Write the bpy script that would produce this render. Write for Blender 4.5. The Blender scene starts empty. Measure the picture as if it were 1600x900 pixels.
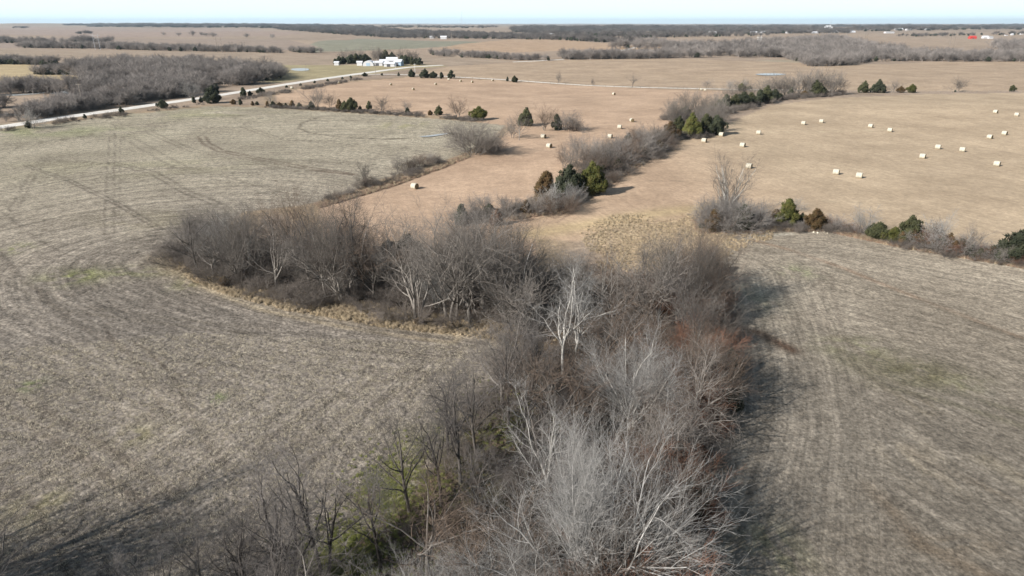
import bpy, math, random
import numpy as np
from mathutils import Vector, Matrix
SC = bpy.context.scene
COL = SC.collection
random.seed(4); RNG = np.random.default_rng(11)

# ------------------------------------------------------------------ camera
CAM_H = 35.0; FPX = 1067.0; W_, H_ = 1600.0, 900.0
PITCH = math.atan((450 - 36.0) / FPX)
cam_d = bpy.data.cameras.new('camera'); cam = bpy.data.objects.new('camera', cam_d); COL.objects.link(cam)
cam_d.sensor_width = 36.0; cam_d.lens = 36.0 * FPX / W_
cam_d.clip_start = 0.5; cam_d.clip_end = 90000
cam.location = (0, 0, CAM_H); cam.rotation_euler = (math.radians(90) - PITCH, 0, 0)
SC.camera = cam

# ------------------------------------------------------------------ light
SUN_EL = math.radians(29.5)
TRAVEL = math.radians(36)                 # ground direction the light travels, from +X towards +Y
sx, sy = -math.cos(TRAVEL), -math.sin(TRAVEL)
SUN_ROT = math.atan2(sx, sy)
world = bpy.data.worlds.new('World'); SC.world = world; world.use_nodes = True
wn = world.node_tree; wn.nodes.clear()
w_out = wn.nodes.new('ShaderNodeOutputWorld'); w_bg = wn.nodes.new('ShaderNodeBackground')
sky = wn.nodes.new('ShaderNodeTexSky'); sky.sky_type = 'NISHITA'; sky.sun_disc = False
sky.sun_elevation = SUN_EL; sky.sun_rotation = SUN_ROT; sky.altitude = 300
sky.air_density = 1.0; sky.dust_density = 1.2; sky.ozone_density = 1.5
w_bg.inputs['Strength'].default_value = 0.055
# thin high cloud veil over the whole sky
w_tc = wn.nodes.new('ShaderNodeTexCoord'); w_map = wn.nodes.new('ShaderNodeMapping')
w_map.inputs['Scale'].default_value = (1.6, 1.6, 16.0)
w_ns = wn.nodes.new('ShaderNodeTexNoise'); w_ns.inputs['Scale'].default_value = 2.2; w_ns.inputs['Detail'].default_value = 6
w_rmp = wn.nodes.new('ShaderNodeMapRange')
w_rmp.inputs['From Min'].default_value = 0.3; w_rmp.inputs['From Max'].default_value = 0.75
w_rmp.inputs['To Min'].default_value = 0.03; w_rmp.inputs['To Max'].default_value = 0.16
w_mix = wn.nodes.new('ShaderNodeMix'); w_mix.data_type = 'RGBA'
w_mix.inputs['B'].default_value = (13.4, 16.5, 17.6, 1)
wn.links.new(w_tc.outputs['Generated'], w_map.inputs['Vector']); wn.links.new(w_map.outputs[0], w_ns.inputs['Vector'])
wn.links.new(w_ns.outputs['Fac'], w_rmp.inputs['Value'])
w_sep = wn.nodes.new('ShaderNodeSeparateXYZ'); wn.links.new(w_tc.outputs['Generated'], w_sep.inputs[0])
w_el = wn.nodes.new('ShaderNodeMapRange'); w_el.interpolation_type = 'SMOOTHSTEP'; w_el.inputs['From Min'].default_value = 0.0; w_el.inputs['From Max'].default_value = 0.17
w_el.inputs['To Min'].default_value = 0.85; w_el.inputs['To Max'].default_value = 0.0; wn.links.new(w_sep.outputs[2], w_el.inputs['Value'])
w_mx = wn.nodes.new('ShaderNodeMath'); w_mx.operation = 'MAXIMUM'; wn.links.new(w_rmp.outputs[0], w_mx.inputs[0]); wn.links.new(w_el.outputs[0], w_mx.inputs[1])
wn.links.new(w_mx.outputs[0], w_mix.inputs['Factor'])
wn.links.new(sky.outputs[0], w_mix.inputs['A']); wn.links.new(w_mix.outputs['Result'], w_bg.inputs['Color'])
wn.links.new(w_bg.outputs[0], w_out.inputs['Surface'])
sun_d = bpy.data.lights.new('sun', 'SUN'); sun = bpy.data.objects.new('sun', sun_d); COL.objects.link(sun)
sun_d.energy = 5.0; sun_d.angle = math.radians(0.5); sun_d.color = (1.0, 0.965, 0.93)
sdir = Vector((sx * math.cos(SUN_EL), sy * math.cos(SUN_EL), math.sin(SUN_EL)))
sun.rotation_euler = sdir.to_track_quat('Z', 'Y').to_euler(); sun.location = (-80, -60, 120)
SC.view_settings.view_transform = 'Standard'; SC.view_settings.look = 'None'
SC.view_settings.exposure = 0.70; SC.view_settings.gamma = 1.0
SC.view_settings.use_curve_mapping = False

# ------------------------------------------------------------------ helpers
def smooth(a, b, v):
    t = np.clip((v - a) / (b - a), 0, 1); return t * t * (3 - 2 * t)

def vnoise(x, y, seed=0):
    xi = np.floor(x).astype(np.int64); yi = np.floor(y).astype(np.int64)
    xf = x - xi; yf = y - yi
    u = xf * xf * (3 - 2 * xf); v = yf * yf * (3 - 2 * yf)
    def h(a, b):
        n = (a * 374761393 + b * 668265263 + seed * 974634777) & 0xffffffff
        n = ((n ^ (n >> 13)) * 1274126177) & 0xffffffff
        return ((n ^ (n >> 16)) & 0xffff) / 65535.0
    return (h(xi, yi) * (1 - u) + h(xi + 1, yi) * u) * (1 - v) + (h(xi, yi + 1) * (1 - u) + h(xi + 1, yi + 1) * u) * v

def fbm(x, y, seed=0, octv=4):
    s = 0; a = 0.5; f = 1.0
    for k in range(octv):
        s = s + a * vnoise(x * f, y * f, seed + k * 17); a *= 0.5; f *= 2.03
    return s / (1 - 0.5 ** octv)

def terrain(x, y):
    x = np.asarray(x, float); y = np.asarray(y, float)
    r = np.hypot(x, y)
    h = 0.5 * smooth(60, 160, r) * (np.sin(x / 31 + 1.2) * np.cos(y / 43 + .4))
    h = h + 1.3 * smooth(150, 380, r) * np.sin(x / 90 + .7) * np.cos(y / 120 - .3)
    h = h + 5.0 * smooth(500, 1800, r) * (np.sin(x / 330 + y / 600) * np.cos(y / 260 + 1.9))
    h = h + 7.0 * smooth(2200, 6000, r) * (np.sin(x / 1500 + 2.1) * np.cos(y / 900) + .35)
    # broad rise of the hay field on the right, falling away behind its crest
    h = h + 2.6 * np.exp(-(((x - 200) / 150) ** 2 + ((y - 300) / 75) ** 2))
    # swell of the hay field in the middle
    h = h + 1.3 * np.exp(-(((x + 40) / 120) ** 2 + ((y - 310) / 80) ** 2))
    # far hills under the horizon on the left
    h = h + 34 * np.exp(-(((x + 6200) / 3600) ** 2 + ((y - 10500) / 2500) ** 2))
    h = h + 16 * np.exp(-(((x - 7200) / 3500) ** 2 + ((y - 11500) / 2500) ** 2))
    return h

CP, SP = math.cos(PITCH), math.sin(PITCH)
def G(px, py):
    """where the sight line through a photograph pixel meets the terrain (real ground position)"""
    px = np.atleast_1d(np.asarray(px, float)); py = np.atleast_1d(np.asarray(py, float))
    dx = (px - 800) / FPX; dv = (450 - py) / FPX
    d = np.stack([dx, CP + dv * SP, -SP + dv * CP], 1)
    d /= np.linalg.norm(d, axis=1)[:, None]
    n = len(px); t = np.full(n, 18.0); prev = t.copy(); done = np.zeros(n, bool)
    for _ in range(620):
        x = d[:, 0] * t; y = d[:, 1] * t; z = CAM_H + d[:, 2] * t
        hit = (z <= terrain(x, y)) & ~done
        done |= hit
        if done.all() or t[~done].min() > 24000: break
        prev = np.where(done, prev, t); t = np.where(done, t, t * 1.012 + 0.12)
    lo, hi = prev.copy(), t.copy()
    for _ in range(22):
        m = (lo + hi) / 2; below = (CAM_H + d[:, 2] * m) <= terrain(d[:, 0] * m, d[:, 1] * m)
        hi = np.where(below, m, hi); lo = np.where(below, lo, m)
    t = np.where(done, hi, 22000.0)
    x = d[:, 0] * t; y = d[:, 1] * t
    return np.stack([x, y, terrain(x, y)], 1)

def G1(px, py): return G([px], [py])[0]
def depth(p): return p[1] * CP + (CAM_H - p[2]) * SP
def metres(hpx, p): return hpx * depth(p) / FPX / CP       # height in metres of something hpx tall standing at p

def polyW(pts):
    a = np.array(pts, float); return G(a[:, 0], a[:, 1])[:, :2]

def inside(x, y, poly):
    c = np.zeros(x.shape, bool); n = len(poly)
    for i in range(n):
        x0, y0 = poly[i]; x1, y1 = poly[(i + 1) % n]
        if y0 == y1: continue
        k = ((y0 > y) != (y1 > y)) & (x < (x1 - x0) * (y - y0) / (y1 - y0) + x0)
        c ^= k
    return c

def segdist(x, y, line, closed=False):
    d = np.full(x.shape, 1e9); n = len(line)
    for i in range(n if closed else n - 1):
        ax, ay = line[i]; bx, by = line[(i + 1) % n]
        vx, vy = bx - ax, by - ay; L = vx * vx + vy * vy + 1e-9
        t = np.clip(((x - ax) * vx + (y - ay) * vy) / L, 0, 1)
        d = np.minimum(d, np.hypot(x - ax - t * vx, y - ay - t * vy))
    return d

def sdist(x, y, poly):
    d = segdist(x, y, poly, True); return np.where(inside(x, y, poly), d, -d)

def tag(o, label=None, cat=None, group=None, kind=None):
    if label: o['label'] = label
    if cat: o['category'] = cat
    if group: o['group'] = group
    if kind: o['kind'] = kind
    return o

def mesh_np(name, V, F, mat=None, sm=False):
    me = bpy.data.meshes.new(name); V = np.asarray(V, np.float32)
    F = [np.asarray(f, np.int32) for f in (F if isinstance(F, list) else [F]) if len(f)]
    me.vertices.add(len(V)); me.vertices.foreach_set('co', V.ravel())
    nl = sum(f.size for f in F); npoly = sum(len(f) for f in F)
    me.loops.add(nl); me.polygons.add(npoly)
    me.loops.foreach_set('vertex_index', np.concatenate([f.ravel() for f in F]))
    tot = np.concatenate([np.full(len(f), f.shape[1], np.int32) for f in F])
    st = np.concatenate([[0], np.cumsum(tot)[:-1]]).astype(np.int32)
    me.polygons.foreach_set('loop_start', st); me.polygons.foreach_set('loop_total', tot)
    if sm: me.polygons.foreach_set('use_smooth', np.ones(npoly, bool))
    me.update(calc_edges=True)
    for m in (mat if isinstance(mat, list) else [mat]):
        if m: me.materials.append(m)
    return me

def obj(name, me, parent=None, loc=None):
    o = bpy.data.objects.new(name, me); COL.objects.link(o)
    if parent: o.parent = parent
    if loc is not None: o.location = loc
    return o

def empty(name, loc, rz=0, sc=1.0):
    o = bpy.data.objects.new(name, None); COL.objects.link(o); o.location = loc
    o.rotation_euler = (0, 0, rz); o.scale = (sc, sc, sc) if not isinstance(sc, tuple) else sc
    o.empty_display_size = 0.3
    return o

class MB:
    """collects plain shapes for one mesh"""
    def __init__(s): s.v = []; s.f = []
    def add(s, vs, fs):
        n = len(s.v); s.v += [tuple(v) for v in vs]; s.f += [tuple(i + n for i in f) for f in fs]
    def box(s, x0, x1, y0, y1, z0, z1):
        s.add([(x0, y0, z0), (x1, y0, z0), (x1, y1, z0), (x0, y1, z0), (x0, y0, z1), (x1, y0, z1), (x1, y1, z1), (x0, y1, z1)],
              [(0, 3, 2, 1), (4, 5, 6, 7), (0, 1, 5, 4), (1, 2, 6, 5), (2, 3, 7, 6), (3, 0, 4, 7)])
    def tube(s, a, b, r0, r1, n=6):
        a = Vector(a); b = Vector(b); d = (b - a).normalized()
        u = d.orthogonal().normalized(); w = d.cross(u); vs = []
        for p, r in ((a, r0), (b, r1)):
            for k in range(n):
                t = 2 * math.pi * k / n; vs.append(p + u * (r * math.cos(t)) + w * (r * math.sin(t)))
        s.add(vs, [(k, (k + 1) % n, n + (k + 1) % n, n + k) for k in range(n)] + [tuple(range(n))[::-1], tuple(range(n, 2 * n))])
    def mesh(s, name, mat):
        me = bpy.data.meshes.new(name); me.from_pydata(s.v, [], s.f); me.update()
        for m in (mat if isinstance(mat, list) else [mat]): me.materials.append(m)
        return me

# ------------------------------------------------------------------ materials
def new_mat(name, rough=0.9):
    m = bpy.data.materials.new(name); m.use_nodes = True; nt = m.node_tree
    b = nt.nodes['Principled BSDF']; b.inputs['Roughness'].default_value = rough
    b.inputs['Specular IOR Level'].default_value = 0.15
    return m, nt, b

def ramp(nt, fac, stops):
    r = nt.nodes.new('ShaderNodeValToRGB'); e = r.color_ramp.elements
    while len(e) < len(stops): e.new(0.5)
    for k, (p, c) in enumerate(stops): e[k].position = p; e[k].color = (*c, 1)
    nt.links.new(fac, r.inputs['Fac']); return r.outputs['Color']

def noise(nt, vec, scale, detail=3, rough=0.55):
    n = nt.nodes.new('ShaderNodeTexNoise'); n.inputs['Scale'].default_value = scale
    n.inputs['Detail'].default_value = detail; n.inputs['Roughness'].default_value = rough
    nt.links.new(vec, n.inputs['Vector']); return n.outputs['Fac']

def mixc(nt, mode, fac, a, b):
    m = nt.nodes.new('ShaderNodeMix'); m.data_type = 'RGBA'; m.blend_type = mode
    for s, v in (('Factor', fac), ('A', a), ('B', b)):
        if isinstance(v, (int, float)): m.inputs[s].default_value = v
        elif isinstance(v, tuple): m.inputs[s].default_value = (*v, 1)
        else: nt.links.new(v, m.inputs[s])
    return m.outputs['Result']

def math_(nt, op, a, b=None, c=None):
    m = nt.nodes.new('ShaderNodeMath'); m.operation = op
    for i, v in enumerate((a, b, c)):
        if v is None: continue
        if isinstance(v, (int, float)): m.inputs[i].default_value = v
        else: nt.links.new(v, m.inputs[i])
    return m.outputs[0]

def grey(v): return (v, v, v)

def bark(name, dark, light, per_obj=0.35, scale=3.0):
    m, nt, b = new_mat(name, 0.85)
    tc = nt.nodes.new('ShaderNodeTexCoord'); oi = nt.nodes.new('ShaderNodeObjectInfo')
    c = ramp(nt, noise(nt, tc.outputs['Object'], scale, 4), [(0.3, dark), (0.7, light)])
    k = math_(nt, 'MULTIPLY_ADD', oi.outputs['Random'], per_obj * 2, 1 - per_obj)
    cc = nt.nodes.new('ShaderNodeCombineXYZ')
    for i in range(3): nt.links.new(k, cc.inputs[i])
    nt.links.new(mixc(nt, 'MULTIPLY', 1.0, c, cc.outputs[0]), b.inputs['Base Color'])
    return m

M = {}
M['bark_grey'] = bark('bark_grey', (.10, .09, .078), (.23, .205, .178))
M['bark_dark'] = bark('bark_dark', (.055, .048, .042), (.12, .105, .09))
M['bark_white'] = bark('bark_white', (.26, .245, .215), (.52, .49, .44), .12, 1.5)
M['twig_grey'] = bark('twig_grey', (.115, .10, .086), (.25, .222, .192), .45)
M['twig_silver'] = bark('twig_silver', (.19, .18, .163), (.39, .372, .345), .15)
M['twig_brown'] = bark('twig_brown', (.095, .07, .052), (.20, .15, .115), .3)
M['twig_dark'] = bark('twig_dark', (.09, .08, .072), (.19, .17, .155), .4)
M['twig_far'] = bark('twig_far', (.16, .14, .125), (.29, .26, .235), .35, .8)
M['twig_brush'] = bark('twig_brush', (.085, .072, .06), (.21, .18, .155), .3)
M['twig_red'] = bark('twig_red', (.13, .07, .045), (.25, .13, .085), .25)

def foliage(name, a, b_, c, per=.25):
    m, nt, b = new_mat(name, 0.8)
    tc = nt.nodes.new('ShaderNodeTexCoord'); oi = nt.nodes.new('ShaderNodeObjectInfo')
    add = nt.nodes.new('ShaderNodeVectorMath'); add.operation = 'ADD'
    nt.links.new(tc.outputs['Object'], add.inputs[0]); nt.links.new(oi.outputs['Location'], add.inputs[1])
    col = ramp(nt, noise(nt, add.outputs[0], 1.3, 4, .7), [(0.3, a), (0.5, b_), (0.72, c)])
    k = math_(nt, 'MULTIPLY_ADD', oi.outputs['Random'], per * 2, 1 - per)
    cc = nt.nodes.new('ShaderNodeCombineXYZ')
    for i in range(3): nt.links.new(k, cc.inputs[i])
    nt.links.new(mixc(nt, 'MULTIPLY', 1.0, col, cc.outputs[0]), b.inputs['Base Color'])
    return m
M['cedar_green'] = foliage('cedar_green', (.03, .036, .018), (.052, .055, .026), (.085, .08, .038))
M['cedar_olive'] = foliage('cedar_olive', (.04, .048, .014), (.075, .078, .022), (.115, .095, .032))
M['cedar_rust'] = foliage('cedar_rust', (.045, .04, .018), (.095, .062, .028), (.145, .085, .042))
M['cedar_dark'] = foliage('cedar_dark', (.022, .028, .018), (.042, .048, .028), (.07, .072, .04))
M['leaf_rust'] = foliage('leaf_rust', (.07, .045, .03), (.13, .072, .045), (.20, .115, .075))
M['twig_pale'] = bark('twig_pale', (.15, .135, .12), (.30, .275, .25), .25)
M['grass_tan'] = foliage('grass_tan', (.19, .15, .095), (.31, .245, .16), (.44, .36, .25))
M['grass_red'] = foliage('grass_red', (.17, .115, .078), (.26, .18, .125), (.33, .24, .17))
M['grass_green'] = foliage('grass_green', (.10, .12, .03), (.17, .18, .05), (.25, .24, .10))
M['grass_pale'] = foliage('grass_pale', (.26, .19, .115), (.40, .31, .195), (.55, .45, .30))
M['straw'] = foliage('straw', (.25, .21, .15), (.40, .35, .26), (.55, .50, .40))

def plain(name, col, rough=.7, var=.12, scale=2.0):
    m, nt, b = new_mat(name, rough); tc = nt.nodes.new('ShaderNodeTexCoord')
    lo = tuple(c * (1 - var) for c in col); hi = tuple(min(1, c * (1 + var)) for c in col)
    nt.links.new(ramp(nt, noise(nt, tc.outputs['Object'], scale, 4), [(0.35, lo), (0.65, hi)]), b.inputs['Base Color'])
    return m
M['white_metal'] = plain('white_metal', (.52, .52, .52), .45, .05)
M['white_roof'] = plain('white_roof', (.62, .62, .63), .4, .04)
M['grey_roof'] = plain('grey_roof', (.30, .29, .28), .7)
M['brown_roof'] = plain('brown_roof', (.17, .13, .11), .8)
M['blue_metal'] = plain('blue_metal', (.33, .42, .50), .5)
M['red_paint'] = plain('red_paint', (.45, .05, .04), .5)
M['dark_door'] = plain('dark_door', (.09, .09, .10), .5)
M['weathered_wood'] = plain('weathered_wood', (.20, .17, .14), .9, .3)
M['pole_wood'] = plain('pole_wood', (.30, .26, .22), .9, .2)
M['steel'] = plain('steel', (.45, .45, .46), .4)
M['wrap'] = plain('wrap', (.42, .385, .305), .7, .10, 5)
M['wrap_seam'] = plain('wrap_seam', (.50, .46, .36), .8, .15, 5)
M['concrete'] = plain('concrete', (.62, .61, .58), .8)
# cut end of a bale: rings of rolled hay
m_, nt_, b_ = new_mat('bale_end', .95); tc_ = nt_.nodes.new('ShaderNodeTexCoord')
wv = nt_.nodes.new('ShaderNodeTexWave'); wv.wave_type = 'RINGS'; wv.rings_direction = 'X'; wv.inputs['Scale'].default_value = 3.0
wv.inputs['Distortion'].default_value = 3.0; nt_.links.new(tc_.outputs['Object'], wv.inputs['Vector'])
nt_.links.new(ramp(nt_, wv.outputs['Fac'], [(0, (.12, .09, .05)), (1, (.27, .21, .12))]), b_.inputs['Base Color']); M['bale_end'] = m_
# water and ice
m_, nt_, b_ = new_mat('water', .25); b_.inputs['Base Color'].default_value = (.42, .41, .38, 1); b_.inputs['Specular IOR Level'].default_value = 0.8
tc_ = nt_.nodes.new('ShaderNodeTexCoord'); bp = nt_.nodes.new('ShaderNodeBump'); bp.inputs['Strength'].default_value = .05
nt_.links.new(noise(nt_, tc_.outputs['Object'], 2.0, 3), bp.inputs['Height']); nt_.links.new(bp.outputs[0], b_.inputs['Normal']); M['water'] = m_
# gravel road
m_, nt_, b_ = new_mat('gravel', .95); tc_ = nt_.nodes.new('ShaderNodeTexCoord')
c_ = ramp(nt_, noise(nt_, tc_.outputs['Object'], .35, 5, .65), [(0.3, (.52, .48, .42)), (0.7, (.74, .71, .66))])
ac = nt_.nodes.new('ShaderNodeAttribute'); ac.attribute_name = 'across'
wh = ramp(nt_, math_(nt_, 'ABSOLUTE', ac.outputs['Fac']), [(0.0, (.84, .82, .78)), (.25, (1.0, 1.0, 1.0)), (.55, (1.05, 1.05, 1.05)), (.8, (.9, .88, .83)), (1, (.62, .55, .45))])
nt_.links.new(mixc(nt_, 'MULTIPLY', 1.0, c_, wh), b_.inputs['Base Color']); M['gravel'] = m_

def ground_mat(name, straw, fine, contrast, rows, bump):
    """field surface: large colour from the computed field tint, straw and soil mottling from noise, drill rows along 'row' metres"""
    m, nt, b = new_mat(name, 0.95)
    tc = nt.nodes.new('ShaderNodeTexCoord'); V = tc.outputs['Object']
    at = nt.nodes.new('ShaderNodeAttribute'); at.attribute_name = 'tint'
    ar = nt.nodes.new('ShaderNodeAttribute'); ar.attribute_name = 'row'
    n1 = noise(nt, V, fine, 5, .75); n2 = noise(nt, V, fine * .28, 4, .65); n3 = noise(nt, V, .045, 4, .6)
    # streaks of residue lying along the rows: noise squeezed across the row coordinate
    sp = nt.nodes.new('ShaderNodeSeparateXYZ'); nt.links.new(V, sp.inputs[0])
    al = nt.nodes.new('ShaderNodeAttribute'); al.attribute_name = 'along'
    cb = nt.nodes.new('ShaderNodeCombineXYZ'); nt.links.new(math_(nt, 'MULTIPLY', ar.outputs['Fac'], 1.7), cb.inputs[0])
    nt.links.new(math_(nt, 'MULTIPLY', al.outputs['Fac'], .10), cb.inputs[1])
    n4 = noise(nt, cb.outputs[0], 1.1, 5, .7)
    lo = 1 - contrast; hi = 1 + contrast
    f1 = ramp(nt, n1, [(.38, grey(lo)), (.5, grey(1.0)), (.62, grey(hi))])
    f2 = ramp(nt, n2, [(.36, (1 - contrast * .6, 1 - contrast * .62, 1 - contrast * .66)), (.64, (1 + contrast * .55, 1 + contrast * .55, 1 + contrast * .5))])
    f3 = ramp(nt, n3, [(.35, (.86, .85, .84)), (.65, (1.12, 1.12, 1.12))])
    f4 = ramp(nt, n4, [(.36, grey(1 - rows)), (.5, grey(1.0)), (.64, grey(1 + rows))])
    cr = nt.nodes.new('ShaderNodeCombineXYZ'); nt.links.new(ar.outputs['Fac'], cr.inputs[0]); nt.links.new(math_(nt, 'MULTIPLY', al.outputs['Fac'], .02), cr.inputs[1])
    f6 = ramp(nt, noise(nt, cr.outputs[0], .55, 3, .7), [(.38, grey(1 - rows * .5)), (.5, grey(1.0)), (.62, grey(1 + rows * .45))])
    c = at.outputs['Color']
    for f in (f1, f2, f3, f4, f6): c = mixc(nt, 'MULTIPLY', 1.0, c, f)
    # loose bright straw flecks
    n5 = noise(nt, V, fine * 1.9, 3, .6)
    fl = ramp(nt, n5, [(.60, grey(0)), (.70, grey(1))])
    c = mixc(nt, 'MIX', math_(nt, 'MULTIPLY', fl, straw), c, (.46, .42, .34))
    nt.links.new(c, b.inputs['Base Color'])
    bp = nt.nodes.new('ShaderNodeBump'); bp.inputs['Strength'].default_value = bump; bp.inputs['Distance'].default_value = .12
    nt.links.new(n1, bp.inputs['Height']); nt.links.new(bp.outputs[0], b.inputs['Normal'])
    return m
M['stubble'] = ground_mat('stubble', .45, 2.6, .46, .28, 1.0)
M['stubble_right'] = ground_mat('stubble_right', .28, 2.4, .36, .23, .8)
M['hay'] = ground_mat('hay', .06, 1.4, .15, .07, .4)
M['pasture'] = ground_mat('pasture', .05, .9, .18, .05, .35)
M['litter'] = ground_mat('litter', .16, 2.4, .42, .03, .9)

# ------------------------------------------------------------------ field outlines (photograph corners carried to the ground)
WOOD = polyW([(258, 402), (330, 392), (450, 398), (560, 408), (700, 420), (800, 428), (900, 446), (1000, 440), (1085, 418),
              (1125, 425), (1132, 480), (1140, 560), (1130, 640), (1098, 720), (1070, 800), (1045, 900), (1010, 1100), (960, 1450),
              (260, 1450), (330, 1100), (430, 950), (560, 850), (660, 770), (720, 660), (790, 580), (815, 540), (780, 522), (700, 512), (600, 500),
              (450, 474), (350, 446), (275, 420)])
F_LEFT = polyW([(-900, 330), (-300, 236), (0, 204), (180, 181), (330, 166), (420, 168), (560, 177), (700, 187), (790, 196),
                (765, 218), (722, 240), (660, 262), (590, 282), (540, 302), (470, 322), (380, 330), (300, 390), (450, 430), (780, 470), (830, 540),
                (760, 620), (700, 720), (600, 820), (430, 950), (250, 1500), (-2500, 1500)])
F_HAYL = polyW([(500, 322), (560, 305), (600, 292), (665, 268), (730, 246), (775, 224), (800, 200), (700, 182), (560, 172), (430, 160), (430, 148), (500, 132), (640, 120.5),
                (700, 122), (800, 127), (950, 135.5), (1100, 141.5), (1160, 143), (1050, 182), (1045, 222), (960, 262), (900, 320), (830, 345),
                (840, 420), (500, 420)])
F_HAYR = polyW([(820, 350), (900, 322), (960, 285), (1040, 232), (1130, 196), (1200, 166), (1300, 153), (1450, 147), (1620, 145), (2300, 143),
                (2300, 560), (1800, 455), (1600, 408), (1500, 392), (1400, 374), (1290, 352), (1200, 352), (1130, 345), (960, 352), (900, 378), (820, 372)])
F_RIGHT = polyW([(1090, 400), (1150, 372), (1200, 360), (1290, 362), (1400, 384), (1500, 402), (1600, 418), (1800, 465), (2400, 620), (3200, 1500),
                 (900, 1500), (1040, 900), (1070, 800), (1100, 720), (1130, 640), (1140, 560), (1130, 480)])
F_ROUGH = polyW([(925, 372), (960, 350), (1060, 340), (1130, 338), (1190, 352), (1195, 368), (1150, 376), (1120, 400), (1080, 420), (960, 415)])
F_NORTH = polyW([(640, 116), (700, 104), (800, 97), (900, 93.5), (1050, 92), (1200, 96), (1340, 101), (1450, 97), (1700, 97), (2400, 100), (2400, 141), (1600, 142.5),
                 (1300, 141.5), (1150, 139.5), (1050, 137), (925, 133), (800, 125), (700, 119)])
FARP = [  # far fields: outline, colour
    ([(-400, 99), (0, 98), (50, 100), (55, 112), (130, 117), (130, 124), (0, 128), (-400, 135)], (.37, .29, .17)),
    ([(300, 118), (430, 101), (690, 100), (700, 104), (640, 108), (560, 118), (430, 130)], (.30, .25, .145)),
    ([(460, 82), (500, 64), (560, 60), (790, 67), (650, 76)], (.215, .205, .15)),
    ([(680, 76), (800, 61.5), (870, 62), (1000, 72), (960, 77), (800, 82)], (.36, .255, .17)),
    ([(-200, 78), (100, 77), (430, 84), (760, 88), (800, 96), (700, 102), (430, 100), (250, 88), (0, 92)], (.29, .225, .165)),
    ([(960, 77), (990, 72), (1100, 72), (1090, 78)], (.40, .28, .17)),
    ([(1000, 60), (1200, 54), (1400, 52), (1700, 48), (1700, 62), (1500, 74), (1400, 70), (1200, 60)], (.31, .235, .17)),
    ([(1130, 98), (1250, 92), (1340, 97), (1340, 104), (1200, 104)], (.30, .25, .18)),
    ([(0, 43), (400, 45), (480, 54), (200, 58), (-200, 58)], (.29, .22, .175)),
    ([(-300, 60), (0, 58), (430, 62), (500, 74), (430, 80), (100, 76), (-300, 80)], (.27, .21, .165)),
]
HEDGE = polyW([(1185, 358), (1290, 358), (1400, 380), (1500, 398), (1600, 414), (1800, 460), (2300, 600)])
LEFT_EDGE = polyW([(258, 402), (275, 420), (350, 446), (450, 474), (600, 500), (700, 512), (780, 522), (815, 540), (720, 660), (560, 850), (330, 1100), (100, 1500)])

# ------------------------------------------------------------------ the ground
th = np.concatenate([np.linspace(-180, -52, 26)[:-1], np.linspace(-52, -40, 30)[:-1], np.linspace(-40, 40, 600)[:-1], np.linspace(40, 52, 30)[:-1], np.linspace(52, 180, 26)[:-1]])
pyr = np.concatenate([np.linspace(980, 420, 330)[:-1], np.linspace(420, 110, 190)[:-1], np.linspace(110, 37.4, 110)])
ang = PITCH + np.arctan((pyr - 450) / FPX)
rr = CAM_H / np.tan(ang); rr = np.concatenate([[0.5, 6, 12, 18, 23, 27], rr[rr > 28], [38000]])
nr, na = len(rr), len(th)
TH = np.radians(th)[None, :]; X = rr[:, None] * np.sin(TH); Y = rr[:, None] * np.cos(TH)
x = X.ravel(); y = Y.ravel(); r_ = np.hypot(x, y)
z = terrain(x, y)
wd = sdist(x, y, WOOD)
z = z - 1.4 * smooth(6, 16, wd) * (.5 + .5 * np.sin(x / 9))          # creek bed in the wood
near = 1 - smooth(60, 200, r_)
fl, hl, hr, fr, fg, fn = [sdist(x + 1.0 * (vnoise(x / 4, y / 4, 3) - .5), y + 1.0 * (vnoise(x / 4, y / 4, 8) - .5), p) for p in (F_LEFT, F_HAYL, F_HAYR, F_RIGHT, F_ROUGH, F_NORTH)]
T = np.zeros((len(x), 3))
big = fbm(x / 240, y / 500, 5); med = fbm(x / 22, y / 22, 9); sml = fbm(x / 4.5, y / 4.5, 21)
def blend(w, col, v=None):
    global T
    w = w[:, None]; c = np.array(col)[None, :] * (np.ones(len(x)) if v is None else v)[:, None]
    T = T * (1 - w) + c * w
T[:] = (.285, .218, .16); T *= (.82 + .36 * big)[:, None]
T *= (1 + .22 * (fbm(x / 60, y / 400, 31) - .5))[:, None]
for pts, c in FARP:
    P = polyW(pts); blend(smooth(-2, 4, sdist(x, y, P)), c, .92 + .16 * med)
blend(smooth(-2, 2, fn), (.345, .258, .178), .88 + .24 * fbm(x / 60, y / 14, 41))
# verges beside the fields
verge = smooth(-9, -3, np.maximum.reduce([hl, fl])) * (1 - smooth(-.5, 1.5, np.maximum.reduce([hl, hr, fl, fr])))
blend(verge * .8, (.27, .20, .125), .8 + .4 * sml)
blend(smooth(-.6, .8, hl), (.415, .293, .20), .9 + .14 * fbm(x / 30, y / 9, 51))
blend(smooth(-.6, .8, hr), (.395, .303, .205), .9 + .14 * fbm(x / 9, y / 40, 52))
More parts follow.
